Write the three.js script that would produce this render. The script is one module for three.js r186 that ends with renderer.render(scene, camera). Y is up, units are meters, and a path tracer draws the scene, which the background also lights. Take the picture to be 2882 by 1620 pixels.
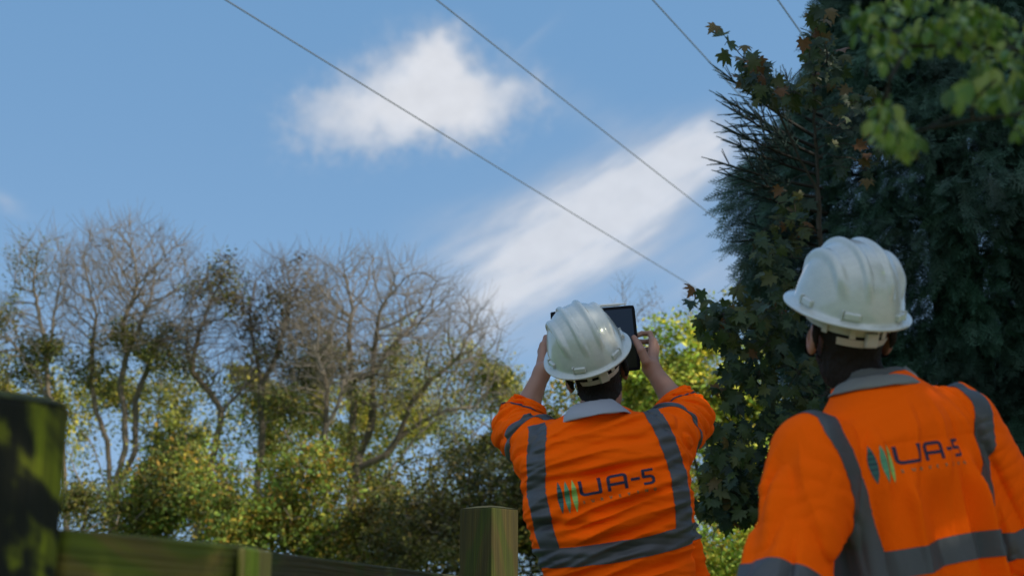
import * as THREE from 'three';
import { mergeGeometries } from 'three/addons/utils/BufferGeometryUtils.js';
import { RoundedBoxGeometry } from 'three/addons/geometries/RoundedBoxGeometry.js';

// ---------------------------------------------------------------- camera, sky, sun, exposure
const scene = new THREE.Scene();
const W = 1024, H = 575, FPX = 1250, PITCH = 14 * Math.PI / 180, EYE = 0.95;
const camera = new THREE.PerspectiveCamera(2 * Math.atan(H / 2 / FPX) * 180 / Math.PI, W / H, 0.05, 3000);
camera.position.set(0, EYE, 0);
camera.lookAt(0, EYE + Math.sin(PITCH) * 10, -Math.cos(PITCH) * 10);
camera.focus = 4.8;
camera.userData.fStop = 3.25;
scene.add(camera);
const renderer = new THREE.WebGLRenderer();
renderer.setSize(W, H);
renderer.toneMapping = THREE.LinearToneMapping;
renderer.toneMappingExposure = 1.0;
renderer.shadowMap.enabled = true;

const SUN = new THREE.Vector3(0.75, 0.5, 0.35).normalize();
const sun = new THREE.DirectionalLight(new THREE.Color(1.0, 0.92, 0.78), 4.6);
sun.position.copy(SUN).multiplyScalar(60).add(new THREE.Vector3(0, 0, -12));
sun.target.position.set(0, 0, -12);
sun.castShadow = true;
sun.shadow.mapSize.set(2048, 2048);
Object.assign(sun.shadow.camera, { left: -45, right: 45, top: 45, bottom: -45, near: 1, far: 160 });
scene.add(sun, sun.target);

// ---------------------------------------------------------------- small maths
const V = (x, y, z) => new THREE.Vector3(x, y, z);
function rng(seed) { let s = seed >>> 0; return () => { s = (s + 0x6D2B79F5) >>> 0; let t = s; t = Math.imul(t ^ (t >>> 15), t | 1); t ^= t + Math.imul(t ^ (t >>> 7), t | 61); return ((t ^ (t >>> 14)) >>> 0) / 4294967296; }; }
const clamp = (x, a = 0, b = 1) => Math.min(b, Math.max(a, x));
const lerp = (a, b, t) => a + (b - a) * t;
const sstep = (a, b, x) => { const t = clamp((x - a) / (b - a)); return t * t * (3 - 2 * t); };
const PERM = (() => { const r = rng(77), p = [...Array(256).keys()]; for (let i = 255; i > 0; i--) { const j = Math.floor(r() * (i + 1)); [p[i], p[j]] = [p[j], p[i]]; } return new Uint8Array([...p, ...p]); })();
function grad(h, x, y, z) { h &= 15; const u = h < 8 ? x : y, v = h < 4 ? y : (h === 12 || h === 14 ? x : z); return (h & 1 ? -u : u) + (h & 2 ? -v : v); }
function noise(x, y = 0, z = 0) {
  const X = Math.floor(x), Y = Math.floor(y), Z = Math.floor(z); x -= X; y -= Y; z -= Z;
  const u = x * x * x * (x * (x * 6 - 15) + 10), v = y * y * y * (y * (y * 6 - 15) + 10), w = z * z * z * (z * (z * 6 - 15) + 10);
  const P = PERM, A = P[X & 255] + (Y & 255), B = P[(X + 1) & 255] + (Y & 255);
  const AA = P[A & 255] + (Z & 255), AB = P[(A + 1) & 255] + (Z & 255), BA = P[B & 255] + (Z & 255), BB = P[(B + 1) & 255] + (Z & 255);
  return lerp(lerp(lerp(grad(P[AA & 511], x, y, z), grad(P[BA & 511], x - 1, y, z), u), lerp(grad(P[AB & 511], x, y - 1, z), grad(P[BB & 511], x - 1, y - 1, z), u), v),
    lerp(lerp(grad(P[(AA + 1) & 511], x, y, z - 1), grad(P[(BA + 1) & 511], x - 1, y, z - 1), u), lerp(grad(P[(AB + 1) & 511], x, y - 1, z - 1), grad(P[(BB + 1) & 511], x - 1, y - 1, z - 1), u), v), w);
}
function fbm(x, y, z, oct = 4, gain = 0.5) { let a = 1, s = 0, n = 0; for (let i = 0; i < oct; i++) { s += a * noise(x, y, z); n += a; a *= gain; x = x * 2.03 + 11.3; y = y * 2.03 + 5.1; z = z * 2.03 + 3.7; } return s / n; }
const srgb = (r, g, b) => new THREE.Color().setRGB(r / 255, g / 255, b / 255, THREE.SRGBColorSpace);
const CF = V(0, Math.sin(PITCH), -Math.cos(PITCH)), CU = V(0, Math.cos(PITCH), Math.sin(PITCH));
// a measured picture position (pixels of the 1024 wide frame) and a distance along the view axis, as a point of the place
function at(px, py, d) { return V(0, EYE, 0).addScaledVector(CF, d).addScaledVector(CU, (H / 2 - py) / FPX * d).add(V((px - W / 2) / FPX * d, 0, 0)); }

// ---------------------------------------------------------------- the sky: clear autumn air and two clouds, as a float panorama
{
  const SW = 4096, SH = 2048, data = new Float32Array(SW * SH * 4);
  const DEG = 180 / Math.PI;
  const ae = (px, py) => { const p = at(px, py, 1).sub(V(0, EYE, 0)).normalize(); return [Math.atan2(p.x, -p.z) * DEG * 0.93, Math.asin(p.y) * DEG]; };
  const puff = (px, py, rx, ry, s = 1, rot = 0) => { const [x, y] = ae(px, py); return { x, y, rx: rx * 0.0458, ry: ry * 0.0458, s, c: Math.cos(rot), n: Math.sin(rot) }; };
  const cumulus = [puff(428, 48, 36, 30, 1.0), puff(452, 56, 24, 26, 0.6), puff(430, 84, 66, 38, 1.1), puff(412, 108, 92, 36, 0.95), puff(360, 120, 55, 30, 0.62), puff(478, 100, 48, 36, 0.72), puff(520, 100, 28, 28, 0.32), puff(300, 150, 45, 22, 0.2), puff(340, 140, 55, 25, 0.3)];
  const cirrus = [puff(690, 152, 48, 32, 0.85, 0.35), puff(640, 178, 88, 42, 0.85, 0.42), puff(570, 222, 115, 48, 0.85, 0.5), puff(530, 272, 90, 45, 0.75, 0.6), puff(500, 305, 55, 28, 0.7, 0.75), puff(470, 236, 80, 50, 0.33, 0.3), puff(640, 215, 90, 36, 0.42, 0.5), puff(600, 262, 75, 26, 0.3, 0.5), puff(712, 140, 14, 22, 0.55, -0.1), puff(590, 226, 150, 58, 0.22, 0.45), puff(440, 250, 80, 34, 0.16, 0.4)];
  const veil = [puff(690, 262, 120, 40, 0.2, -0.35), puff(560, 330, 160, 40, 0.14, 0), puff(10, 208, 16, 6, 0.22, -0.2), puff(530, 42, 34, 6, 0.1, 0.7), puff(620, 130, 90, 18, 0.1, -0.5)];
  const sumOf = (list, x, y) => { let s = 0; for (const p of list) { const dx = x - p.x, dy = y - p.y, a = (dx * p.c + dy * p.n) / p.rx, b = (-dx * p.n + dy * p.c) / p.ry, q = a * a + b * b; if (q < 7) s += p.s * Math.exp(-q * 1.1); } return s; };
  const sunAz = Math.atan2(SUN.x, -SUN.z);
  for (let j = 0; j < SH; j++) {
    const el = ((j + 0.5) / SH - 0.5) * 180, se = Math.sin(el / DEG), ce = Math.cos(el / DEG);
    for (let i = 0; i < SW; i++) {
      // three.js panoramas: u = atan(z, x) / 2 pi + 0.5
      const th = ((i + 0.5) / SW - 0.5) * 2 * Math.PI, dx = Math.cos(th) * ce, dz = Math.sin(th) * ce;
      const az = Math.atan2(dx, -dz), x = az * DEG * 0.93;
      const up = clamp(el / 90), k = Math.exp(-Math.max(0, el) / 16);
      let r = lerp(0.118, 0.365, k), g = lerp(0.285, 0.55, k), b = lerp(0.535, 0.795, k);
      const cs = dx * SUN.x + se * SUN.y + dz * SUN.z;
      const glow = 0.5 * Math.pow(clamp(0.5 + 0.5 * cs), 5) + 0.9 * Math.pow(clamp(cs), 40);
      r += glow * 0.36; g += glow * 0.4; b += glow * 0.4;
      // bright haze added to the unseen sky behind the lens, to light the figures
      const back = sstep(-0.25, 0.6, dz) * sstep(-4, 36, el);
      if (back > 0) { const m = back * clamp(0.55 + 0.5 * fbm(dx * 3, se * 5, dz * 3, 4)) * lerp(1, 0.55, sstep(-0.8, 0.6, dx)); r = lerp(r, 1.6, m); g = lerp(g, 1.7, m); b = lerp(b, 1.84, m); }
      if (Math.abs(az) < 0.75 && el > 0 && el < 36) {
        let w1 = x + 1.5 * fbm(x * 0.3, el * 0.3, 3, 4), w2 = el + 1.2 * fbm(x * 0.3, el * 0.3, 9, 4);
        w1 += 0.7 * fbm(x * 1.1, el * 1.1, 23, 4, 0.6); w2 += 0.7 * fbm(x * 1.1, el * 1.1, 29, 4, 0.6);
        let c = sumOf(cumulus, w1, w2);
        const edgeC = Math.exp(-((c - 0.45) ** 2) / 0.12);
        c += edgeC * 0.55 * fbm(x * 1.5, el * 1.5, 41, 5, 0.62) * (el < 23 ? 1.2 : 0.7);
        const dC = Math.pow(sstep(0.02, 1.8, c), 0.9);
        // streaky high cloud: noise stretched along its run
        const a = 0.5, sx = x * Math.cos(a) + el * Math.sin(a), sy = -x * Math.sin(a) + el * Math.cos(a);
        const f1 = x + 0.9 * fbm(sx * 0.22, sy * 0.8, 51, 4), f2 = el + 0.9 * fbm(sx * 0.22, sy * 0.8, 57, 4) ;
        let s = sumOf(cirrus, f1, f2);
        s *= 0.92 + 0.6 * fbm(sx * 0.3, sy * 1.5, 61, 5, 0.6);
        const dS = sstep(0.0, 1.7, s);
        const v = clamp(sumOf(veil, f1, f2) * (1 + 1.2 * fbm(sx * 0.3, sy, 71, 4)), 0, 0.4);
        const d = 1 - (1 - 0.97 * dC) * (1 - 0.86 * dS) * (1 - v);
        // cloud light: brightest in its thick top, a little blue-grey below
        const lit = lerp(0.66, 0.78, sstep(0.25, 1, Math.max(dC, dS))) + 0.09 * fbm(x * 0.7, el * 0.9, 83, 5, 0.6);
        r = lerp(r, lit * 0.93, d); g = lerp(g, lit * 0.96, d); b = lerp(b, lit * 1.03, d);
      }
      if (el < 0) { r = 0.12; g = 0.13; b = 0.09; }
      const o = (j * SW + i) * 4; data[o] = r; data[o + 1] = g; data[o + 2] = b; data[o + 3] = 1;
    }
  }
  const t = new THREE.DataTexture(data, SW, SH, THREE.RGBAFormat, THREE.FloatType);
  t.mapping = THREE.EquirectangularReflectionMapping; t.magFilter = t.minFilter = THREE.LinearFilter; t.colorSpace = THREE.LinearSRGBColorSpace; t.needsUpdate = true;
  scene.background = t; scene.environment = t;
}

// ---------------------------------------------------------------- naming and placing
const used = {};
function numbered(name) { const n = used[name] = (used[name] ?? -1) + 1; return n ? `${name}_${String(n).padStart(3, '0')}` : name; }
function tag(o, label, category, group) { o.userData.label = label; o.userData.category = category; if (group) o.userData.group = group; return o; }
function thing(name, label, category, group, pos = V(0, 0, 0)) { const o = new THREE.Group(); o.name = numbered(name); o.position.copy(pos); scene.add(o); return tag(o, label, category, group); }
function part(name, geometry, material, parent, kind) { const m = new THREE.Mesh(geometry, material); m.name = name; if (kind) m.userData.kind = kind; parent.add(m); return m; }
function setting(name, geometry, material) { const m = part(numbered(name), geometry, material, scene); m.userData.kind = 'structure'; return m; }

// ---------------------------------------------------------------- materials
function noiseTexture(n, fn, srgbSpace) {
  const d = new Uint8Array(n * n * 4);
  for (let y = 0; y < n; y++) for (let x = 0; x < n; x++) { const c = fn(x / n, y / n), o = (y * n + x) * 4; for (let k = 0; k < 3; k++) d[o + k] = clamp(Array.isArray(c) ? c[k] : c) * 255; d[o + 3] = 255; }
  const t = new THREE.DataTexture(d, n, n); t.wrapS = t.wrapT = THREE.RepeatWrapping; t.magFilter = THREE.LinearFilter; t.minFilter = THREE.LinearMipmapLinearFilter; t.generateMipmaps = true;
  if (srgbSpace) t.colorSpace = THREE.SRGBColorSpace; t.needsUpdate = true; return t;
}
const tiled = (x, y, fx, fy, z) => { const a = x * 2 * Math.PI, b = y * 2 * Math.PI; return fbm(fx * Math.cos(a) / 6.28 + 9, fx * Math.sin(a) / 6.28 + fy * Math.cos(b) / 6.28 + z, fy * Math.sin(b) / 6.28 + z * 2, 4); };
const barkBump = noiseTexture(256, (x, y) => 0.5 + 0.9 * tiled(x, y, 30, 9, 3));
const clothBump = noiseTexture(256, (x, y) => 0.5 + 0.5 * tiled(x, y, 10, 10, 13) + 0.12 * Math.sin(x * 256 * Math.PI / 2) * Math.sin(y * 256 * Math.PI / 2));
const std = (c, roughness = 0.9, extra = {}) => new THREE.MeshStandardMaterial({ color: c, roughness, ...extra });
const col = (r, g, b) => new THREE.Color(r, g, b);
const leafMat = (c = col(1, 1, 1), t = 0.45, rough = 0.75) => new THREE.MeshPhysicalMaterial({ specularIntensity: 0.5, color: c, roughness: rough, transmission: t, thickness: 0, side: THREE.DoubleSide, ior: 1.4 });

// ---------------------------------------------------------------- ground
{
  const g = new THREE.PlaneGeometry(1600, 1600, 160, 160); g.rotateX(-Math.PI / 2);
  const p = g.attributes.position, uv = g.attributes.uv;
  for (let i = 0; i < p.count; i++) { const x = p.getX(i), z = p.getZ(i), r = Math.hypot(x, z); p.setY(i, r < 60 ? 0 : 0.004 * (r - 60) * (0.5 + noise(x * 0.01, z * 0.01))); uv.setXY(i, x / 3, z / 3); }
  g.computeVertexNormals();
  const t = noiseTexture(256, (x, y) => { const n = 0.5 + tiled(x, y, 12, 12, 5), m = 0.5 + tiled(x, y, 60, 60, 8); return [0.28 + 0.2 * n * m, 0.33 + 0.22 * n, 0.14 + 0.1 * m]; }, true);
  setting('ground', g, new THREE.MeshStandardMaterial({ map: t, roughness: 1, bumpMap: t, bumpScale: 0.03 }));
  // unseen pale gravel track, added to bounce light up at the two people
  const pg = new THREE.PlaneGeometry(7, 60, 30, 120); pg.rotateX(-Math.PI / 2);
  const pp = pg.attributes.position, pu = pg.attributes.uv;
  for (let i = 0; i < pp.count; i++) { const x = pp.getX(i), z = pp.getZ(i); pp.setY(i, 0.004 + 0.004 * (1 + noise(x * 3, z * 3))); pu.setXY(i, x, z); }
  pg.computeVertexNormals(); pg.rotateY(-0.25); pg.translate(0.9, 0, 18);
  const gt = noiseTexture(256, (x, y) => { const n = 0.5 + tiled(x, y, 90, 90, 15), m = 0.5 + tiled(x, y, 8, 8, 18); return [0.62 + 0.2 * (n - 0.5) + 0.08 * m, 0.58 + 0.2 * (n - 0.5) + 0.08 * m, 0.5 + 0.2 * (n - 0.5) + 0.06 * m]; }, true);
  setting('added_gravel_track', pg, new THREE.MeshStandardMaterial({ map: gt, roughness: 1, bumpMap: gt, bumpScale: 0.01 }));
}

// ---------------------------------------------------------------- growing trees (space colonisation) and drawing them
function resample(line, D) { const out = [line[0].clone()]; for (let i = 1; i < line.length; i++) { const n = Math.max(1, Math.round(line[i].distanceTo(line[i - 1]) / D)); for (let k = 1; k <= n; k++) out.push(line[i - 1].clone().lerp(line[i], k / n)); } return out; }
function grow({ limbs, attractors, D, kill, tip, expo = 2.35, up = 0.15, wob = 0.35, seed = 1, maxIter = 160, rmin = 0 }) {
  const r = rng(seed), nx = [], ny = [], nz = [], par = [], kids = [];
  const add = (x, y, z, p) => { nx.push(x); ny.push(y); nz.push(z); par.push(p); kids.push(0); if (p >= 0) kids[p]++; return nx.length - 1; };
  const nearestOf = (v) => { let b = -1, bd = 1e9; for (let i = 0; i < nx.length; i++) { const d = (nx[i] - v.x) ** 2 + (ny[i] - v.y) ** 2 + (nz[i] - v.z) ** 2; if (d < bd) { bd = d; b = i; } } return b; };
  limbs.forEach((l) => { const pts = resample(l, D); let p = nx.length ? nearestOf(pts[0]) : -1; pts.forEach((q, i) => { if (i === 0 && p >= 0) return; const w = Math.min(1, i / 4) * D * 0.22; p = add(q.x + w * (r() - 0.5), q.y + w * (r() - 0.5), q.z + w * (r() - 0.5), p); }); });
  const A = attractors, near = new Int32Array(A.length), nd = new Float64Array(A.length).fill(1e9), alive = new Uint8Array(A.length).fill(1);
  let from = 0;
  for (let it = 0; it < maxIter; it++) {
    const cell = kill * 3, hash = new Map();
    if (it > 0) for (let n = from; n < nx.length; n++) { const k = `${Math.floor(nx[n] / cell)},${Math.floor(ny[n] / cell)},${Math.floor(nz[n] / cell)}`; (hash.get(k) ?? hash.set(k, []).get(k)).push(n); }
    for (let a = 0; a < A.length; a++) {
      if (!alive[a]) continue;
      const v = A[a], test = (n) => { const d = (nx[n] - v.x) ** 2 + (ny[n] - v.y) ** 2 + (nz[n] - v.z) ** 2; if (d < nd[a]) { nd[a] = d; near[a] = n; } };
      if (it === 0) for (let n = 0; n < nx.length; n++) test(n);
      else if (nx.length - from < 60) for (let n = from; n < nx.length; n++) test(n);
      else { const X = Math.floor(v.x / cell), Y = Math.floor(v.y / cell), Z = Math.floor(v.z / cell); for (let i = -1; i < 2; i++) for (let j = -1; j < 2; j++) for (let k = -1; k < 2; k++) { const l = hash.get(`${X + i},${Y + j},${Z + k}`); if (l) for (const n of l) test(n); } }
      if (nd[a] < kill * kill) alive[a] = 0;
    }
    from = nx.length;
    const acc = new Map();
    for (let a = 0; a < A.length; a++) { if (!alive[a]) continue; const n = near[a], d = Math.sqrt(nd[a]) || 1, e = acc.get(n) ?? acc.set(n, [0, 0, 0]).get(n); e[0] += (A[a].x - nx[n]) / d; e[1] += (A[a].y - ny[n]) / d; e[2] += (A[a].z - nz[n]) / d; }
    if (!acc.size) break;
    for (const [n, e] of acc) {
      if (kids[n] > 3) { continue; }
      let l = Math.hypot(...e) || 1; let x = e[0] / l + wob * (r() - 0.5), y = e[1] / l + up + wob * (r() - 0.5), z = e[2] / l + wob * (r() - 0.5);
      const p = par[n]; if (p >= 0) { x += 0.45 * (nx[n] - nx[p]) / D; y += 0.45 * (ny[n] - ny[p]) / D; z += 0.45 * (nz[n] - nz[p]) / D; }
      l = Math.hypot(x, y, z) || 1; add(nx[n] + x / l * D, ny[n] + y / l * D, nz[n] + z / l * D, n);
    }
    if (nx.length === from) break;
  }
  const R = new Float64Array(nx.length);
  for (let i = nx.length - 1; i >= 0; i--) { R[i] = kids[i] === 0 ? tip : Math.pow(R[i], 1 / expo); if (rmin) R[i] = Math.max(R[i], rmin); if (par[i] >= 0) R[par[i]] += Math.pow(R[i], expo); }
  return { nx, ny, nz, par, kids, R, n: nx.length, at: (i) => V(nx[i], ny[i], nz[i]) };
}
class Tubes {
  constructor() { this.p = []; this.n = []; this.i = []; this.uv = []; }
  add(a, b, ra, rb, sides) {
    const d = b.clone().sub(a), L = d.length(); if (L < 1e-6) return; d.divideScalar(L);
    const x = Math.abs(d.y) < 0.9 ? V(0, 1, 0).cross(d).normalize() : V(1, 0, 0).cross(d).normalize(), y = d.clone().cross(x), s0 = this.p.length / 3;
    for (let e = 0; e < 2; e++) for (let k = 0; k <= sides; k++) { const t = k / sides * 2 * Math.PI, c = Math.cos(t), s = Math.sin(t), r = e ? rb : ra, o = e ? b : a; const ux = x.x * c + y.x * s, uy = x.y * c + y.y * s, uz = x.z * c + y.z * s; this.p.push(o.x + ux * r, o.y + uy * r, o.z + uz * r); this.n.push(ux, uy, uz); this.uv.push(k / sides * Math.max(1, Math.round(r * 12)), o.y * 1.2 + o.x * 0.3); }
    for (let k = 0; k < sides; k++) { const q = s0 + k, w = s0 + sides + 1 + k; this.i.push(q, q + 1, w, q + 1, w + 1, w); }
  }
  build() { const g = new THREE.BufferGeometry(); g.setAttribute('position', new THREE.Float32BufferAttribute(this.p, 3)); g.setAttribute('normal', new THREE.Float32BufferAttribute(this.n, 3)); g.setAttribute('uv', new THREE.Float32BufferAttribute(this.uv, 2)); g.setIndex(this.i); return g; }
}
function drawSkeleton(sk, split, scaleR = 1) {
  const thick = new Tubes(), thin = new Tubes();
  for (let i = 0; i < sk.n; i++) { const p = sk.par[i]; if (p < 0) continue; const r = sk.R[i] * scaleR, rp = Math.min(sk.R[p] * scaleR, r * 1.6); (r > split ? thick : thin).add(sk.at(p), sk.at(i), rp, r, r > 0.09 ? 9 : r > 0.035 ? 6 : r > 0.015 ? 4 : 3); }
  return [thick, thin];
}
function sprays(sk, tubes, count, len, rad, seed, lim, upPull = 0.5) {
  const r = rng(seed);
  for (let i = 0; i < sk.n; i++) {
    if (sk.par[i] < 0 || sk.R[i] > lim) continue;
    const a = sk.at(i), d = a.clone().sub(sk.at(sk.par[i])).normalize(), tip = sk.kids[i] === 0;
    for (let k = 0; k < (tip ? count : r() < 0.5 ? 1 : 0); k++) {
      const e = V(r() - 0.5, r() - 0.5, r() - 0.5).multiplyScalar(1.7).addScaledVector(d, 0.9); e.y += upPull; e.normalize();
      const L = len * (0.5 + r() * 0.8), m = a.clone().addScaledVector(e, L * 0.5); e.x += 0.4 * (r() - 0.5); e.y += 0.12; e.normalize();
      const b = m.clone().addScaledVector(e, L * 0.5); tubes.add(a, m, rad, rad * 0.8, 3); tubes.add(m, b, rad * 0.8, rad * 0.4, 3);
    }
  }
}
// leaves
function fan(points, center, curl = 0, fold = 0) {
  const p = [], uv = [], idx = []; const put = (x, y) => { p.push(x, y, -curl * (x * x * 0.6 + (y - 0.3) * (y - 0.3)) + fold * Math.abs(x)); uv.push(x + 0.5, y); };
  put(...center); points.forEach((q) => put(...q)); for (let i = 1; i <= points.length; i++) idx.push(0, i, i === points.length ? 1 : i + 1);
  const g = new THREE.BufferGeometry(); g.setAttribute('position', new THREE.Float32BufferAttribute(p, 3)); g.setAttribute('uv', new THREE.Float32BufferAttribute(uv, 2)); g.setIndex(idx); g.computeVertexNormals(); return g;
}
const mirror = (half) => [...half, ...half.slice(1, -1).reverse().map(([x, y]) => [-x, y])];
const smallLeaf = fan(mirror([[0, 0], [0.2, 0.2], [0.27, 0.48], [0.17, 0.78], [0, 1]]), [0, 0.48], 0.2, 0.25);
const ovalLeaf = fan(mirror([[0, 0], [0.13, 0.06], [0.27, 0.22], [0.34, 0.45], [0.28, 0.7], [0.14, 0.9], [0, 1.05]]), [0, 0.45], 0.3, 0.3);
const mapleHalf = [[0, 0], [0.09, -0.05], [0.24, -0.16], [0.42, -0.13], [0.34, 0.04], [0.52, 0.12], [0.62, 0.26], [0.43, 0.28], [0.34, 0.36], [0.45, 0.5], [0.55, 0.72], [0.38, 0.64], [0.27, 0.6], [0.2, 0.54], [0.24, 0.74], [0.14, 0.78], [0.09, 0.9], [0, 1.1]];
const mapleLeaves = [fan(mirror(mapleHalf), [0, 0.26], 0.28, 0.14), fan(mirror(mapleHalf), [0, 0.26], -0.3, 0.3), fan(mirror(mapleHalf), [0, 0.26], 0.6, -0.15)];
function leafSet(geo, mat, list, name, parent, kind = 'stuff') {
  const im = new THREE.InstancedMesh(geo, mat, list.length); im.name = name; im.userData.kind = kind; const M = new THREE.Matrix4();
  list.forEach((l, i) => { M.compose(l.p, l.q, V(l.s, l.s, l.s)); im.setMatrixAt(i, M); if (l.c) im.setColorAt(i, l.c); });
  im.instanceMatrix.needsUpdate = true; parent.add(im); return im;
}
const randQ = (r, hang = 0) => { const q = new THREE.Quaternion().setFromEuler(new THREE.Euler((r() - 0.5) * (hang ? 1.3 : 6.28), r() * 6.28, hang ? Math.PI + (r() - 0.5) * 1.5 : r() * 6.28, 'YXZ')); return q; };
// soft, ragged cloud of points round ellipses measured in the picture: for foliage
function softCloud(list, n, d, depthR, r, warp = 1) {
  const tot = list.reduce((s, e) => s + e[2] * e[3] * (e[4] ?? 1), 0), out = [], g = () => { let a; do { a = (r() + r() + r() + r() - 2) * 0.95; } while (Math.abs(a) > 1.3); return a; };
  for (let k = 0; k < n; k++) { let q = r() * tot, e = list[0]; for (const c of list) { q -= c[2] * c[3] * (c[4] ?? 1); if (q <= 0) { e = c; break; } } const p = at(e[0] + g() * e[2], e[1] + g() * e[3], d + g() * Math.min(depthR, e[2] * d / FPX)), f = 22 / d, a = warp * d * 0.035; out.push(V(p.x + a * noise(p.x * f, p.y * f, p.z * f), p.y + a * noise(p.x * f + 40, p.y * f, p.z * f), p.z + a * noise(p.x * f, p.y * f + 40, p.z * f))); }
  return out;
}
// points inside ellipses measured in the picture, at a distance
function inEllipses(list, n, d, depthR, r, shell = 0) {
  const tot = list.reduce((s, e) => s + e[2] * e[3] * (e[4] ?? 1), 0), out = [];
  for (const e of list) { const m = Math.round(n * e[2] * e[3] * (e[4] ?? 1) / tot); for (let k = 0; k < m; k++) { let x, y, z, q; do { x = r() * 2 - 1; y = r() * 2 - 1; z = r() * 2 - 1; q = x * x + y * y + z * z; } while (q > 1 || r() > lerp(1, q, shell)); out.push(at(e[0] + x * e[2], e[1] + y * e[3], d + z * Math.min(depthR, e[2] * d / FPX))); } }
  return out;
}
const pl = (d, ...xy) => { const out = []; for (let i = 0; i < xy.length; i += 2) out.push(at(xy[i], xy[i + 1], d)); return out; };

// ---------------------------------------------------------------- the bare trees of the hedgerow
const barkGrey = std(col(0.145, 0.112, 0.074), 0.95, { bumpMap: barkBump, bumpScale: 0.02 });
const barkPale = std(col(0.21, 0.16, 0.112), 0.95, { bumpMap: barkBump, bumpScale: 0.02 });
const twigGrey = std(col(0.22, 0.18, 0.135), 0.9), twigDark = std(col(0.16, 0.13, 0.1), 0.95);
const olive = [[0.16, 0.17, 0.03], [0.1, 0.125, 0.025], [0.2, 0.2, 0.035], [0.07, 0.09, 0.02], [0.22, 0.17, 0.03]];
const brown = [[0.1, 0.06, 0.035], [0.075, 0.045, 0.035], [0.14, 0.1, 0.03], [0.1, 0.1, 0.025]];
const yellow = [[0.36, 0.34, 0.05], [0.28, 0.29, 0.045], [0.42, 0.34, 0.04], [0.2, 0.23, 0.04], [0.46, 0.37, 0.06]];
const fresh = [[0.2, 0.29, 0.045], [0.27, 0.33, 0.05], [0.15, 0.22, 0.04]];
const autumn = [[0.2, 0.19, 0.025], [0.3, 0.22, 0.025], [0.12, 0.14, 0.025], [0.34, 0.2, 0.03], [0.08, 0.1, 0.02], [0.26, 0.25, 0.03]];
const darkHedge = [[0.07, 0.075, 0.02], [0.1, 0.09, 0.02], [0.05, 0.055, 0.018], [0.12, 0.085, 0.025], [0.14, 0.12, 0.02]];
const pick = (pal, r, v = 0.25) => { const c = pal[Math.floor(r() * pal.length)], k = 1 + v * (r() * 2 - 1); return col(c[0] * k, c[1] * k, c[2] * k); };
const crownMat = leafMat(col(1, 1, 1), 0.45);
function bareTree({ name = 'bare_tree', label, d, trunk, limbs = [], crown, n, tip = 0.011, seed, leaves = [], D = 0.3, spray = 5, sprayLen = 0.75, thickK = 1.1, bark = barkGrey, twig = twigGrey, depthR = 3.2, group }) {
  const r = rng(seed), base = trunk[0].clone();
  const attractors = inEllipses(crown, n * 1.75, d, depthR, r, 0.45); D *= 0.75;
  const sk = grow({ limbs: [trunk, ...limbs], attractors, D, kill: D * 1.5, tip, seed: seed + 5, up: 0.22 });
  const o = thing(name, label, 'tree', group, base);
  const [thick, thin] = drawSkeleton(sk, 0.055, thickK);
  sprays(sk, thin, spray, sprayLen, 0.0058, seed + 9, 0.025, 0.32);
  part('trunk', thick.build().translate(-base.x, -base.y, -base.z), bark, o);
  part('branchwork', thin.build().translate(-base.x, -base.y, -base.z), twig, o, 'stuff');
  const list = [];
  for (const L of leaves) { // sparse leaves left on the twigs, gathered in clumps
    const idx = []; for (let i = 0; i < sk.n; i++) if (sk.R[i] < 0.05 && L.where(sk.at(i))) idx.push(i);
    if (!idx.length) continue;
    let guard = 0;
    for (let k = 0; k < L.n * 1.6 && guard < L.n * 20;) { guard++; const i = idx[Math.floor(r() * idx.length)], a = sk.at(i); if (fbm(a.x * 0.55, a.y * 0.55, a.z * 0.55 + seed, 2) < L.clump) continue; k += 4; const c0 = pick(L.pal, r).multiplyScalar(1.15), ctr = a.add(V(r() - 0.5, r() - 0.5, r() - 0.5).multiplyScalar(L.spread ?? 0.5)).sub(base); for (let j = 0; j < 4; j++) list.push({ p: ctr.clone().add(V(r() - 0.5, r() - 0.5, r() - 0.5).multiplyScalar(0.3)), q: randQ(r), s: (L.size ?? 0.13) * 0.75 * (0.7 + 0.6 * r()), c: c0.clone().multiplyScalar(0.85 + 0.3 * r()) }); }
  }
  if (list.length) leafSet(smallLeaf, crownMat, list, 'crown', o);
  return o;
}
const above = (y, d = 36) => { const h = at(512, y, d).y; return (p) => p.y > h; }, below = (y, d = 36) => { const h = at(512, y, d).y; return (p) => p.y < h; }, between = (y0, y1, d = 36) => { const a = at(512, y0, d).y, b = at(512, y1, d).y; return (p) => p.y < a && p.y > b; };
const GB = undefined;
bareTree({ label: 'bare grey tree with a narrow twiggy crown, farthest left behind the mossy post', d: 34, seed: 11, trunk: pl(34, 68, 610, 66, 505, 61, 450, 51, 408, 46, 363, 45, 325), limbs: [pl(34, 51, 408, 32, 365, 14, 345), pl(34, 46, 363, 52, 330, 56, 300), pl(34, 45, 340, 38, 310, 34, 285)], crown: [[43, 282, 36, 48], [28, 330, 42, 40, 0.8], [5, 350, 30, 40, 0.5]], n: 1500, D: 0.26, tip: 0.01, bark: barkPale, leaves: [{ n: 2000, pal: olive, where: between(310, 420, 34), clump: 0.03 }, { n: 500, pal: olive, where: above(330, 34), clump: 0.1, size: 0.09 }] });
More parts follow.
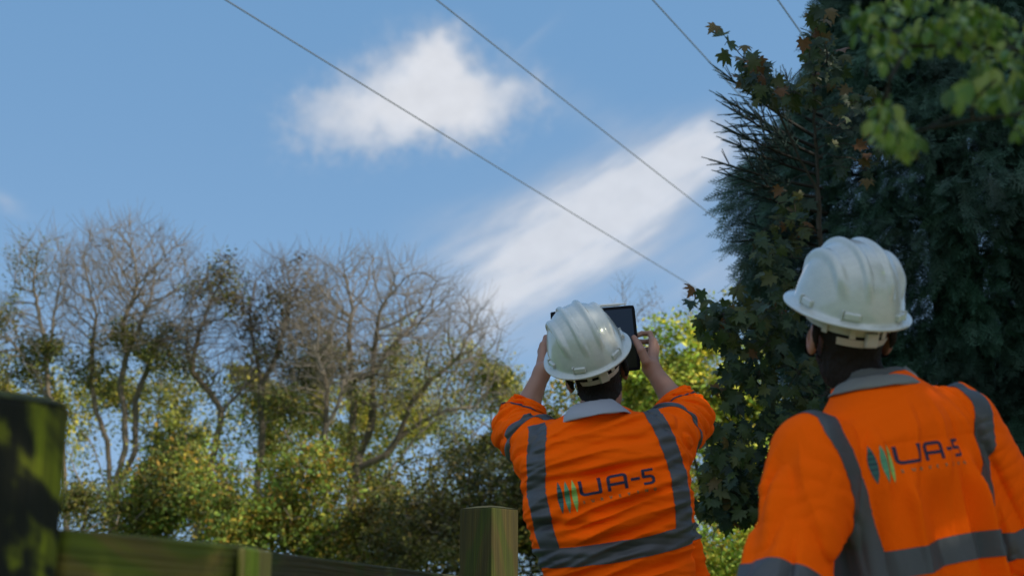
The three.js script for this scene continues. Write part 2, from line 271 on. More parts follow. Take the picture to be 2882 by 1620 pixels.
bareTree({ label: 'tall bare tree splitting into several limbs under a wide domed crown, at left', d: 35, seed: 12, trunk: pl(35, 113, 610, 112, 520, 110, 490), limbs: [pl(35, 110, 490, 107, 440, 96, 410, 91, 383, 92, 350, 97, 315), pl(35, 112, 495, 125, 450, 125, 413, 120, 388, 127, 353, 122, 325, 134, 296), pl(35.5, 113, 500, 135, 450, 135, 400, 150, 363, 160, 333), pl(34.5, 110, 505, 95, 450, 74, 421, 54, 402, 26, 383), pl(36, 127, 353, 138, 330, 150, 300)], crown: [[128, 290, 76, 66], [110, 275, 44, 48, 0.7], [165, 320, 52, 56, 0.8], [88, 345, 36, 48, 0.6]], n: 3100, D: 0.27, tip: 0.0095, bark: barkPale, leaves: [{ n: 3600, pal: olive, where: between(322, 450, 35), clump: -0.02 }, { n: 500, pal: brown, where: between(240, 350, 35), clump: 0.05, size: 0.09 }] });
bareTree({ label: 'slender dark tree with an S-shaped trunk and brown leaf clumps between two wide crowns', d: 35, seed: 13, trunk: pl(35, 196, 610, 198, 523, 207, 478, 217, 438, 222, 410), limbs: [pl(35, 222, 410, 210, 392, 192, 370, 195, 345, 205, 315), pl(35, 222, 410, 237, 395, 250, 380), pl(35.5, 192, 370, 186, 345, 190, 320)], crown: [[212, 308, 36, 38], [192, 345, 32, 36, 0.8], [232, 370, 36, 32, 0.7], [222, 282, 22, 24, 0.6]], n: 1500, D: 0.26, tip: 0.011, bark: barkGrey, twig: twigDark, leaves: [{ n: 1500, pal: [...brown, ...olive], where: above(440, 35), clump: 0.06, size: 0.12 }] });
bareTree({ label: 'bushy-topped tree with purplish brown leaves high up, left of the widest bare crown', d: 36, seed: 14, trunk: pl(36, 254, 610, 256, 500, 262, 440, 261, 400, 261, 380), limbs: [pl(36, 261, 380, 255, 350, 250, 320), pl(36, 261, 385, 275, 360, 283, 330, 290, 300), pl(36.4, 262, 430, 285, 395, 305, 370)], crown: [[283, 303, 44, 48], [262, 330, 36, 44, 0.8], [300, 350, 40, 40, 0.6]], n: 2200, D: 0.27, tip: 0.011, twig: twigDark, leaves: [{ n: 2400, pal: brown, where: above(380, 36), clump: 0.0, size: 0.13 }, { n: 2200, pal: olive, where: below(350, 36), clump: 0.0 }] });
bareTree({ label: 'widest bare tree, great rounded crown of fine twigs over spreading limbs', d: 34, seed: 15, trunk: pl(34, 352, 610, 351, 511, 356, 468), limbs: [pl(34, 356, 468, 384, 456, 398, 438, 421, 421, 446, 410, 476, 406), pl(33.4, 354, 520, 372, 495, 395, 463, 414, 438, 436, 419), pl(34, 356, 468, 351, 438, 354, 403, 351, 371, 349, 338, 352, 310), pl(34.4, 356, 462, 372, 426, 372, 375, 388, 350, 409, 329), pl(34, 398, 438, 410, 405, 430, 380, 450, 365), pl(34.6, 354, 403, 342, 370, 330, 340), pl(33.6, 372, 380, 375, 345, 380, 310)], crown: [[375, 330, 92, 76], [430, 350, 76, 66, 0.9], [330, 315, 54, 60, 0.8], [470, 385, 40, 34, 0.7], [420, 395, 60, 30, 0.4]], n: 4600, D: 0.27, tip: 0.0105, spray: 4, leaves: [{ n: 1500, pal: olive, where: between(350, 460, 34), clump: 0.05 }] });
bareTree({ label: 'ivy-hung leaning tree in front of the widest bare crown, its limbs forking low', d: 32, seed: 16, trunk: pl(32, 325, 610, 326, 541, 326, 472, 325, 426), limbs: [pl(32, 325, 426, 328, 389, 317, 352), pl(32, 326, 478, 305, 448, 289, 440), pl(32, 326, 480, 345, 450, 356, 432), pl(32, 325, 430, 340, 400, 345, 370)], crown: [[318, 350, 36, 40], [340, 380, 36, 36, 0.6], [292, 400, 30, 30, 0.5]], n: 1000, D: 0.27, tip: 0.012, leaves: [{ n: 1800, pal: olive, where: below(390, 32), clump: -0.05 }] });

// leafy trees and shrubs of the hedgerow
function leafyTree({ name = 'leafy_tree', label, category = 'tree', d, trunk, limbs = [], crown, n, leaves, size = 0.15, pal, seed, D = 0.45, depthR = 2.5, tip = 0.014, hole = -0.12, freq = 0.5, bark = barkGrey, group, bright = 1.12 }) {
  const r = rng(seed), base = trunk[0].clone();
  const sk = grow({ limbs: [trunk, ...limbs], attractors: inEllipses(crown, n, d, depthR, r, 0.3), D, kill: D * 1.4, tip, seed: seed + 3, up: 0.15 });
  const o = thing(name, label, category, group, base), [thick, thin] = drawSkeleton(sk, 0.03);
  const woody = [thick, thin].map((t) => t.build().translate(-base.x, -base.y, -base.z));
  part(category === 'tree' ? 'trunk' : 'stem', woody[0].attributes.position.count ? woody[0] : woody[1], bark, o);
  if (woody[0].attributes.position.count) part('branchwork', woody[1], twigGrey, o, 'stuff');
  const list = [], pts = softCloud(crown, leaves * 4, d, depthR, r);
  for (const p of pts) { if (list.length >= leaves * 3) break; if (fbm(p.x * freq, p.y * freq, p.z * freq + seed, 3) < hole) continue; const tone = 0.75 + 0.9 * clamp(0.5 + fbm(p.x * 0.9, p.y * 0.9, p.z * 0.9 + seed * 2, 2)); const c0 = pick(pal, r).multiplyScalar(tone * bright); p.sub(base); for (let j = 0; j < 3; j++) list.push({ p: p.clone().add(V(r() - 0.5, r() - 0.5, r() - 0.5).multiplyScalar(size * 2)), q: randQ(r), s: size * 0.7 * (0.6 + 0.8 * r()), c: c0.clone().multiplyScalar(0.85 + 0.3 * r()) }); }
  // order the leaves so that the cut-off does not thin one ellipse only
  leafSet(smallLeaf, crownMat, list, 'crown', o); return o;
}
const stems = (d, x, y0) => pl(d, x, 612, x + 1, y0);
leafyTree({ label: 'yellow-green leafy tree behind the lower limbs of the widest bare tree', d: 48, seed: 31, trunk: pl(48, 360, 607, 360, 470, 362, 430), crown: [[360, 395, 48, 34], [405, 400, 40, 34], [330, 420, 40, 34]], n: 500, leaves: 4200, pal: yellow, size: 0.2, hole: -0.05 });
leafyTree({ label: 'olive leafy tree showing between the trunks left of the ivy-hung tree', d: 46, seed: 32, trunk: pl(46, 285, 607, 285, 480, 284, 440), crown: [[285, 420, 44, 36], [245, 425, 36, 34], [255, 400, 30, 26, 0.6]], n: 450, leaves: 3600, pal: [...yellow, ...olive], size: 0.2, hole: -0.03 });
leafyTree({ label: 'olive leafy tree seen through the forked trunks at the left', d: 46, seed: 33, trunk: pl(46, 150, 607, 152, 480, 155, 440), crown: [[160, 425, 44, 50], [100, 390, 36, 36, 0.6], [185, 400, 34, 40, 0.7]], n: 450, leaves: 3400, pal: [...yellow, ...olive, ...olive], size: 0.19, hole: 0.0 });
leafyTree({ label: 'bright yellow-green tree at the left edge just above the mossy post', d: 44, seed: 34, trunk: pl(44, 12, 607, 14, 480, 16, 440), crown: [[18, 400, 42, 34], [45, 430, 40, 36, 0.6]], n: 300, leaves: 2300, pal: yellow, size: 0.2, hole: 0.0 });
leafyTree({ label: 'pale olive thin-leaved tree beside the raised left arm of the man with the tablet', d: 42, seed: 35, trunk: pl(42, 490, 607, 490, 480, 492, 430), crown: [[492, 395, 34, 36], [465, 420, 34, 30, 0.7], [515, 420, 24, 40, 0.8]], n: 600, D: 0.35, leaves: 2600, pal: [...olive, ...yellow], size: 0.17, hole: -0.02 });
leafyTree({ label: 'young dark green tree in the gap left of the raised left arm', d: 30, seed: 36, trunk: pl(30, 470, 612, 470, 500, 468, 450), crown: [[478, 440, 30, 28], [495, 460, 26, 26], [455, 455, 18, 30, 0.4]], n: 300, D: 0.3, leaves: 1300, pal: [...darkHedge, ...olive], size: 0.13, hole: 0.02 });
leafyTree({ name: 'leafy_shrub', category: 'shrub', label: 'broad shrub turning orange and yellow, in front of the ivy-hung tree', d: 28, seed: 41, trunk: stems(28, 270, 520), crown: [[262, 508, 62, 46], [300, 492, 40, 32], [225, 520, 40, 40], [340, 545, 60, 32]], n: 260, leaves: 8200, pal: [...autumn, ...fresh], size: 0.15, hole: -0.2, D: 0.4 });
leafyTree({ name: 'leafy_shrub', category: 'shrub', label: 'dull olive shrub behind the fence rail, right of the forked trunks', d: 30, seed: 42, trunk: stems(30, 165, 520), crown: [[165, 502, 44, 46], [140, 525, 40, 30], [195, 470, 34, 40, 0.7]], n: 240, leaves: 5200, pal: [...olive, ...fresh, ...autumn], size: 0.15, hole: -0.1, D: 0.4 });
leafyTree({ name: 'leafy_shrub', category: 'shrub', label: 'loose grey-green bush beside the mossy post at far left', d: 29, seed: 43, trunk: stems(29, 82, 520), crown: [[82, 500, 24, 32], [70, 470, 20, 26, 0.5], [100, 520, 30, 20]], n: 140, leaves: 1300, pal: [...olive, ...darkHedge], size: 0.12, hole: 0.02, D: 0.3 });
leafyTree({ name: 'leafy_shrub', category: 'shrub', label: 'green and yellow shrub at the foot of the widest bare tree', d: 27, seed: 44, trunk: stems(27, 385, 545), crown: [[388, 545, 50, 36], [360, 520, 34, 30, 0.6], [420, 530, 40, 30]], n: 220, leaves: 4600, pal: [...autumn, ...darkHedge], size: 0.14, hole: -0.15, D: 0.35 });
leafyTree({ name: 'hedge', category: 'hedge', label: 'tall dark brown-green hedge behind the square wooden post', d: 25, seed: 45, trunk: stems(25, 470, 530), crown: [[470, 528, 66, 52], [515, 515, 50, 54], [425, 552, 50, 34], [560, 540, 50, 50, 0.6]], n: 380, leaves: 11000, pal: darkHedge, size: 0.13, hole: -0.35, D: 0.35 });
{
  const r = rng(901), list = [];
  for (const p of softCloud([[210, 520, 100, 50], [330, 520, 70, 46], [440, 530, 70, 46], [560, 520, 70, 60], [130, 540, 60, 34], [660, 500, 60, 60], [232, 468, 18, 36, 0.8], [300, 462, 22, 40, 0.8], [182, 480, 14, 40, 0.7], [345, 482, 14, 40, 0.6], [268, 470, 16, 46, 0.7], [400, 500, 16, 40, 0.7]], 52000, 38, 3, r, 1.6)) { if (fbm(p.x * 0.45, p.y * 0.45, p.z * 0.45, 3) < -0.16) continue; const tone = 0.6 + 0.7 * clamp(0.5 + fbm(p.x * 0.7, p.y * 0.7, p.z * 0.7 + 9, 2)); list.push({ p, q: randQ(r), s: 0.135 * (0.65 + 0.7 * r()), c: pick(r() < 0.35 ? autumn : r() < 0.5 ? fresh : yellow, r).multiplyScalar(tone * 0.9) }); }
  const im = leafSet(smallLeaf, crownMat, list, 'undergrowth', scene); tag(im, 'tangled olive and brown undergrowth filling the hedgerow between the tree trunks', 'undergrowth');
}
for (const [x, y0, y1, lab] of [[418, 560, 415, 'thin upright sapling nearest the widest bare tree'], [436, 560, 425, 'thin upright sapling with a few leaves, second of three in the gap'], [452, 560, 408, 'thin upright sapling nearest the raised left arm']])
  bareTree({ name: 'sapling', label: lab, d: 30, seed: 50 + x, trunk: pl(30, x, 612, x + 2, y0, x + 1, (y0 + y1) / 2, x + 3, y1), crown: [[x + 2, (y0 + y1) / 2 - 10, 9, 60]], n: 60, D: 0.25, tip: 0.007, spray: 2, sprayLen: 0.4, depthR: 0.5, twig: twigDark, group: 'saplings in the hedge gap', leaves: [{ n: 90, pal: olive, where: () => true, clump: -1, size: 0.12, spread: 0.3 }] });
// right of the man with the tablet
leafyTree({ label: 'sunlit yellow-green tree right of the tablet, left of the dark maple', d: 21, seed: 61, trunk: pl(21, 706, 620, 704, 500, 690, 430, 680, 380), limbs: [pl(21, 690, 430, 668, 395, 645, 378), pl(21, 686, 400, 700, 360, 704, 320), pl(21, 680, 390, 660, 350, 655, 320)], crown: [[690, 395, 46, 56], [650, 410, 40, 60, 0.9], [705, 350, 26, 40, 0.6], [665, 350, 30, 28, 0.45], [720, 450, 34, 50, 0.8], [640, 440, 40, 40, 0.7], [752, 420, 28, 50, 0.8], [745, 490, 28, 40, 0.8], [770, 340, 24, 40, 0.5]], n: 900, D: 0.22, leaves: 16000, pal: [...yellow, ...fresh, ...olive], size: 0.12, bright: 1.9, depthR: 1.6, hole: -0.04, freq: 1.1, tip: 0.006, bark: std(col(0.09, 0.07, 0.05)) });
bareTree({ name: 'bare_tree', label: 'wispy almost leafless tree top rising just right of the tablet', d: 40, seed: 62, trunk: pl(40, 634, 608, 634, 400, 628, 330, 624, 300), limbs: [pl(40, 628, 330, 640, 310, 652, 300), pl(40, 634, 360, 690, 330, 690, 300)], crown: [[624, 300, 12, 30], [650, 310, 16, 22, 0.7], [690, 310, 14, 22, 0.6]], n: 260, D: 0.25, tip: 0.006, sprayLen: 0.4, spray: 2, leaves: [{ n: 160, pal: brown, where: () => true, clump: -0.1, size: 0.1 }] });
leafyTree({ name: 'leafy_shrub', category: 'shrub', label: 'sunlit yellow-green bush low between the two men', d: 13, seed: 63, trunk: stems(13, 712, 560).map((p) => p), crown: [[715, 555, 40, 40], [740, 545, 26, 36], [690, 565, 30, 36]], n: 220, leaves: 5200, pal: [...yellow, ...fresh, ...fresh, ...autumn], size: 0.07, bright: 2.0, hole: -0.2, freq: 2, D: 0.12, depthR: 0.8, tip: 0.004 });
leafyTree({ name: 'leafy_shrub', category: 'shrub', label: 'dull green bush behind the neck of the man with the tablet', d: 24, seed: 64, trunk: stems(24, 600, 560), crown: [[600, 440, 52, 60], [650, 470, 50, 56], [560, 470, 40, 60]], n: 300, leaves: 5000, pal: [...olive, ...autumn], size: 0.13, hole: -0.12, D: 0.35 });

// ---------------------------------------------------------------- the dark conifer at the right
{
  const r = rng(201), D0 = 8.4, base = at(985, 600, D0 + 0.3); base.y = 0;
  const o = thing('conifer_tree', 'massive dark green conifer with feathery twigs on its left edge', 'tree', 'row of conifers', base);
  const trunk = new Tubes(), top = V(base.x, 10, base.z);
  for (let k = 0; k < 10; k++) trunk.add(base.clone().lerp(top, k / 10), base.clone().lerp(top, (k + 1) / 10), lerp(0.24, 0.06, k / 10), lerp(0.24, 0.06, (k + 1) / 10), 12);
  // a sprig: a little stem set all round with needles
  const sp = []; { const t = new Tubes(); t.add(V(0, 0, 0), V(0, 1, 0), 0.02, 0.012, 3); sp.push(t); const rr = rng(5), P = [], I = [], N = []; for (let k = 0; k < 120; k++) { const y = k / 120, a = k * 2.4, l = 0.085 * (1.05 - 0.35 * y) * (0.8 + 0.4 * rr()), c = Math.cos(a), s = Math.sin(a), b = P.length / 3, w = 0.013; P.push(-s * w, y, c * w, s * w, y, -c * w, c * l, y + l * 0.75, s * l); for (let q = 0; q < 3; q++) N.push(c * 0.5, 0.8, s * 0.5); I.push(b, b + 1, b + 2); } const g = new THREE.BufferGeometry(); g.setAttribute('position', new THREE.Float32BufferAttribute(P, 3)); g.setIndex(I); sp.g = g.toNonIndexed(); sp.g.computeVertexNormals(); }
  const tg = sp[0].build(); tg.deleteAttribute('uv'); const sprig = mergeGeometries([tg.toNonIndexed(), sp.g]);
  // a frond: a stem with side stems, every one feathered with needles
  const frond = (() => { const P = [], N = [], I = [], rr = rng(6), feather = (o, d, L) => { const x = V(0, 0, 1).cross(d).normalize(), n = Math.round(L * 62) + 3; for (let k = 0; k < n; k++) { const c = o.clone().addScaledVector(d, L * k / n), s = k % 2 ? 1 : -1, z = (rr() - 0.35) * 0.8, e = x.clone().multiplyScalar(s).addScaledVector(d, 0.75).add(V(0, 0, z)).normalize(), l = 0.055 * (0.75 + 0.5 * rr()), b = P.length / 3, w = 0.0085; P.push(c.x - d.x * w, c.y - d.y * w, c.z - d.z * w, c.x + d.x * w, c.y + d.y * w, c.z + d.z * w, c.x + e.x * l, c.y + e.y * l, c.z + e.z * l); for (let q = 0; q < 3; q++) N.push(e.x * 0.3, e.y * 0.3, 0.9); I.push(b, b + 1, b + 2); } };
    feather(V(0, 0, 0), V(0, 1, 0), 1); for (let k = 0; k < 12; k++) { const y = 0.1 + 0.068 * k, s = k % 2 ? 1 : -1, d = V(s * 0.8, 0.75, 0.35 * (rr() - 0.5)).normalize(); feather(V(0, y, 0), d, 0.34 * (1.15 - y)); }
    const g = new THREE.BufferGeometry(); g.setAttribute('position', new THREE.Float32BufferAttribute(P, 3)); g.setIndex(I); const f = g.toNonIndexed(); f.computeVertexNormals(); return f; })();
  const fronds = [], outline = (h) => { const T = [[7.5, 0.45], [5.4, 0.8], [4.75, 1.02], [4.4, 1.18], [4.1, 1.45], [3.3, 1.6], [3.05, 1.5], [2.8, 1.24], [1.7, 1.18], [0.2, 1.08]]; for (let i = 1; i < T.length; i++) if (h >= T[i][0]) return lerp(T[i][1], T[i - 1][1], clamp((h - T[i][0]) / (T[i - 1][0] - T[i][0]))); return 1.1; };
  const list = [], wood = new Tubes(), needleCol = () => { const k = 0.75 + 0.6 * r(); return col(0.028 * k, 0.062 * k, 0.05 * k); };
  const put = (p, dir, len, c) => list.push({ p: p.clone().sub(base), q: new THREE.Quaternion().setFromUnitVectors(V(0, 1, 0), dir), s: len, c: c ?? needleCol() });
  // twiggy branch: an axis with side twigs, all carrying sprigs
  function branch(a, b, side, seed, droop = 0.08, nSide = 9) {
    const q = rng(seed), L = a.distanceTo(b), ax = b.clone().sub(a).normalize(), lat = ax.clone().cross(V(0, 1, 0)).normalize(), up = lat.clone().cross(ax).normalize();
    const point = (t) => a.clone().lerp(b, t).add(V(0, -droop * L * 4 * t * (1 - t) * 0.5, 0));
    for (let k = 0; k < 8; k++) wood.add(point(k / 8), point((k + 1) / 8), lerp(0.014, 0.003, k / 8), lerp(0.014, 0.003, (k + 1) / 8), 5);
    for (let k = 0; k < nSide * 2; k++) {
      const t = lerp(0.25, 0.97, k / (nSide * 2)), s = k % 2 ? 1 : -1, l = side * (1.15 - t) * (0.75 + 0.5 * q()), o0 = point(t);
      const dir = ax.clone().multiplyScalar(0.85).addScaledVector(lat, s * 0.45 * (0.5 + q())).addScaledVector(up, 1.3 * (q() - 0.5) + 0.1).normalize();
      const m = Math.max(1, Math.round(l / 0.09)); wood.add(o0, o0.clone().addScaledVector(dir, l), 0.004, 0.002, 3);
      for (let j = 0; j < m; j++) { put(o0.clone().addScaledVector(dir, l * j / m), dir.clone().add(V(q() - 0.5, q() - 0.5, q() - 0.5).multiplyScalar(0.25)).normalize(), 0.12);
        if (l > 0.2 && j > 0 && j < m) for (const s2 of [-1, 1]) if (q() < 0.8) put(o0.clone().addScaledVector(dir, l * j / m), dir.clone().addScaledVector(lat, 0.8 * s2).addScaledVector(up, 0.5 * (q() - 0.5)).normalize(), 0.1); }
    }
    for (let j = 0; j < 7; j++) put(point(0.45 + 0.55 * j / 7), ax, 0.13);
    put(b, ax, 0.12);
  }
  // the sprays against the sky
  [[792, 128, 723, 72, 8.0], [795, 140, 724, 98, 8.1], [800, 150, 731, 108, 7.9], [795, 158, 726, 127, 8.0], [800, 168, 732, 142, 8.1], [800, 180, 718, 161, 8.0], [800, 190, 728, 174, 7.9], [805, 205, 750, 192, 8.1], [800, 118, 752, 84, 8.3], [800, 108, 768, 82, 8.4], [805, 222, 742, 240, 8.1], [806, 240, 748, 222, 8.2], [812, 270, 755, 262, 8.2]].forEach(([x0, y0, x1, y1, d], k) => branch(at(x0 + 22, y0 + 8, d + 0.25), at(x1, y1, d), 0.36, 300 + k, 0.05));
  // the mass: whorls of boughs round the trunk
  for (let k = 0; k < 230; k++) {
    const h = lerp(0.5, 9.5, Math.pow(r(), 0.9)), a = lerp(Math.PI * 0.02, Math.PI * 1.05, r()), reach = outline(h) * (0.72 + 0.34 * r());
    const A = V(base.x, h + 0.3, base.z), dir = V(-Math.cos(a), -0.1 + 0.3 * (r() - 0.5), Math.sin(a)).normalize(); // towards the left and towards the track
    branch(A.clone().addScaledVector(dir, 0.45), A.clone().addScaledVector(dir, reach), 0.42, 500 + k, 0.25, 6);
  }
  // fronds filling the outside of the crown and the dark behind it
  for (let k = 0; k < 62000; k++) {
    const h = lerp(0.3, 7.2, r()), a = lerp(-0.25, Math.PI * 1.15, r()), R = outline(h) * (k % 3 ? 0.76 + 0.26 * r() : 0.2 + 0.55 * r()) * (1 + 0.16 * noise(a * 3, h * 1.6, 4));
    const p = V(base.x - Math.cos(a) * R, h, base.z + Math.sin(a) * R);
    const dir = V(-Math.cos(a) * 0.6 + (r() - 0.5), -0.55 + 0.9 * (r() - 0.5), Math.sin(a) * 0.6 + (r() - 0.5)).normalize(), k2 = 0.5 + 1.0 * clamp(0.5 + noise(p.x * 2.2, p.y * 2.2, p.z * 2.2)), q = new THREE.Quaternion().setFromUnitVectors(V(0, 1, 0), dir).multiply(new THREE.Quaternion().setFromAxisAngle(V(0, 1, 0), r() * 6.28));
    fronds.push({ p: p.sub(base), q, s: 0.15 + 0.12 * r(), c: col(0.03 * k2, 0.078 * k2, 0.048 * k2) });
  }
  part('trunk', trunk.build().translate(-base.x, -base.y, -base.z), std(col(0.07, 0.055, 0.045), 0.95, { bumpMap: barkBump, bumpScale: 0.02 }), o);
  part('branchwork', wood.build().translate(-base.x, -base.y, -base.z), std(col(0.02, 0.017, 0.013)), o, 'stuff');
  const mNeedle = std(col(1, 1, 1), 0.6, { side: THREE.DoubleSide });
  leafSet(sprig, mNeedle, list, 'needles', o); leafSet(frond, mNeedle, fronds, 'frond_mass', o);
  // unseen conifers added right of the picture to keep the near trees in shade
  [[9.6, -5.6, 1.5, 0.5, 'tall unseen conifer added right of the picture to shade the near trees'], [8.4, -3.9, 1.2, -0.3, 'shorter unseen conifer added for shade, nearest to the viewpoint']].forEach(([x, z, s, a, lab]) => { const c = o.clone(); c.name = numbered('conifer_tree'); c.position.set(x, 0, z); c.scale.setScalar(s); c.rotation.y = a; scene.add(c); tag(c, lab, 'tree', 'row of conifers'); });
}

// ---------------------------------------------------------------- the maple in front of it: every near leaf is a piece
function leafTree(o, base, sk, leaves, geos, mats, name, maxParts, split = 0.012) {
  const [thick, thin] = drawSkeleton(sk, split), bark = std(col(0.07, 0.055, 0.04), 0.9, { bumpMap: barkBump, bumpScale: 0.01 });
  part('trunk', thick.build().translate(-base.x, -base.y, -base.z), bark, o); part('branchwork', thin.build().translate(-base.x, -base.y, -base.z), bark, o, 'stuff');
  leaves.sort((a, b) => b.size - a.size);
  leaves.slice(0, maxParts).forEach((l) => { const m = part(name, geos[l.g % geos.length], mats[l.m % mats.length], o); m.position.copy(l.p).sub(base); m.quaternion.copy(l.q); m.scale.setScalar(l.s); });
  geos.forEach((g, gi) => { const rest = leaves.slice(maxParts).filter((l) => l.g % geos.length === gi); if (!rest.length) return; const im = leafSet(g, leafMat(col(1, 1, 1), 0.35, 0.5), rest.map((l) => ({ p: l.p.clone().sub(base), q: l.q, s: l.s, c: mats[l.m % mats.length].color })), gi ? `leaf_mass_${String(gi).padStart(3, '0')}` : 'leaf_mass', o); return im; });
}
{
  const r = rng(401), leaves = [], att = [];
  const base = at(835, 600, 7.6); base.y = 0;
  const o = thing('maple_tree', 'dark maple with pointed lobed leaves between the two men, before the conifer', 'tree', null, base);
  const mats = [col(0.035, 0.06, 0.02), col(0.05, 0.075, 0.02), col(0.028, 0.05, 0.028), col(0.07, 0.08, 0.02), col(0.11, 0.075, 0.02), col(0.14, 0.065, 0.02)].map((c) => leafMat(c, 0.4, 0.45));
  const put = (px, py, d, s, warm) => { const p = at(px, py, d); att.push(p.clone()); const q = new THREE.Quaternion().setFromEuler(new THREE.Euler(-0.35 + (r() - 0.5) * 1.4, (r() - 0.5) * 1.9, Math.PI + (r() - 0.5) * 2.0, 'YXZ')); leaves.push({ p, q, s, g: Math.floor(r() * 3), m: r() < warm ? 3 + Math.floor(r() * 3) : Math.floor(r() * 4), size: s / d * (px < 790 ? 1 : 0.6) }); };
  // single leaves against the sky
  for (const [x, y] of [[694, 286], [702, 290], [690, 300], [710, 298], [735, 286], [697, 318], [712, 312], [722, 306], [716, 25], [724, 33], [729, 41], [722, 52], [745, 44], [752, 55], [760, 60], [740, 60], [828, 8], [812, 18], [808, 62], [806, 30], [760, 232], [755, 250], [748, 262]]) put(x, y, 7.2 + 0.3 * r(), 0.075 + 0.03 * r(), y < 100 ? 0.45 : 0.1);
  const blob = (cx, cy, rx, ry, n, warm = 0.04, d = 7.35) => { for (let k = 0; k < n * 1.3; k++) { const a = r() * 6.283, q = Math.sqrt(r()), x = cx + rx * q * Math.cos(a), y = cy + ry * q * Math.sin(a); put(x, y, d + (r() - 0.5) * 0.9, 0.055 + 0.035 * r(), warm); } };
  blob(752, 68, 16, 16, 22, 0.35); blob(768, 88, 18, 16, 26, 0.25); blob(815, 30, 14, 30, 22, 0.35); blob(822, 62, 22, 30, 30, 0.2); blob(800, 92, 20, 16, 20, 0.2); blob(745, 82, 10, 12, 8, 0.3);
  blob(720, 322, 24, 24, 54); blob(750, 335, 34, 40, 72); blob(778, 300, 26, 40, 46); blob(770, 255, 18, 24, 34); blob(790, 210, 18, 40, 30, 0.2, 7.7);
  blob(740, 380, 28, 36, 46); blob(785, 380, 34, 50, 66); blob(730, 440, 24, 26, 34); blob(725, 478, 22, 30, 60); blob(768, 445, 30, 36, 66); blob(735, 500, 28, 24, 90); blob(708, 425, 12, 12, 18); blob(712, 500, 18, 14, 24); blob(760, 490, 24, 30, 60);
  blob(830, 400, 40, 60, 70); blob(860, 130, 40, 50, 40, 0.2, 7.8);
  const L = (...a) => pl(7.5, ...a);
  const sk = grow({ limbs: [[base.clone(), at(836, 520, 7.6), at(830, 430, 7.6)], L(830, 430, 805, 380, 770, 340, 735, 312), L(830, 450, 800, 440, 765, 430, 740, 425), L(832, 480, 790, 480, 745, 480), L(830, 430, 826, 330, 820, 230, 815, 130, 812, 60), L(818, 190, 795, 150, 770, 90, 745, 60, 728, 40, 718, 28)], attractors: att, D: 0.06, kill: 0.09, tip: 0.0022, seed: 7, up: 0.02, wob: 0.3, expo: 2.3 });
  leafTree(o, base, sk, leaves, mapleLeaves, mats, 'maple_leaf', 300);
}

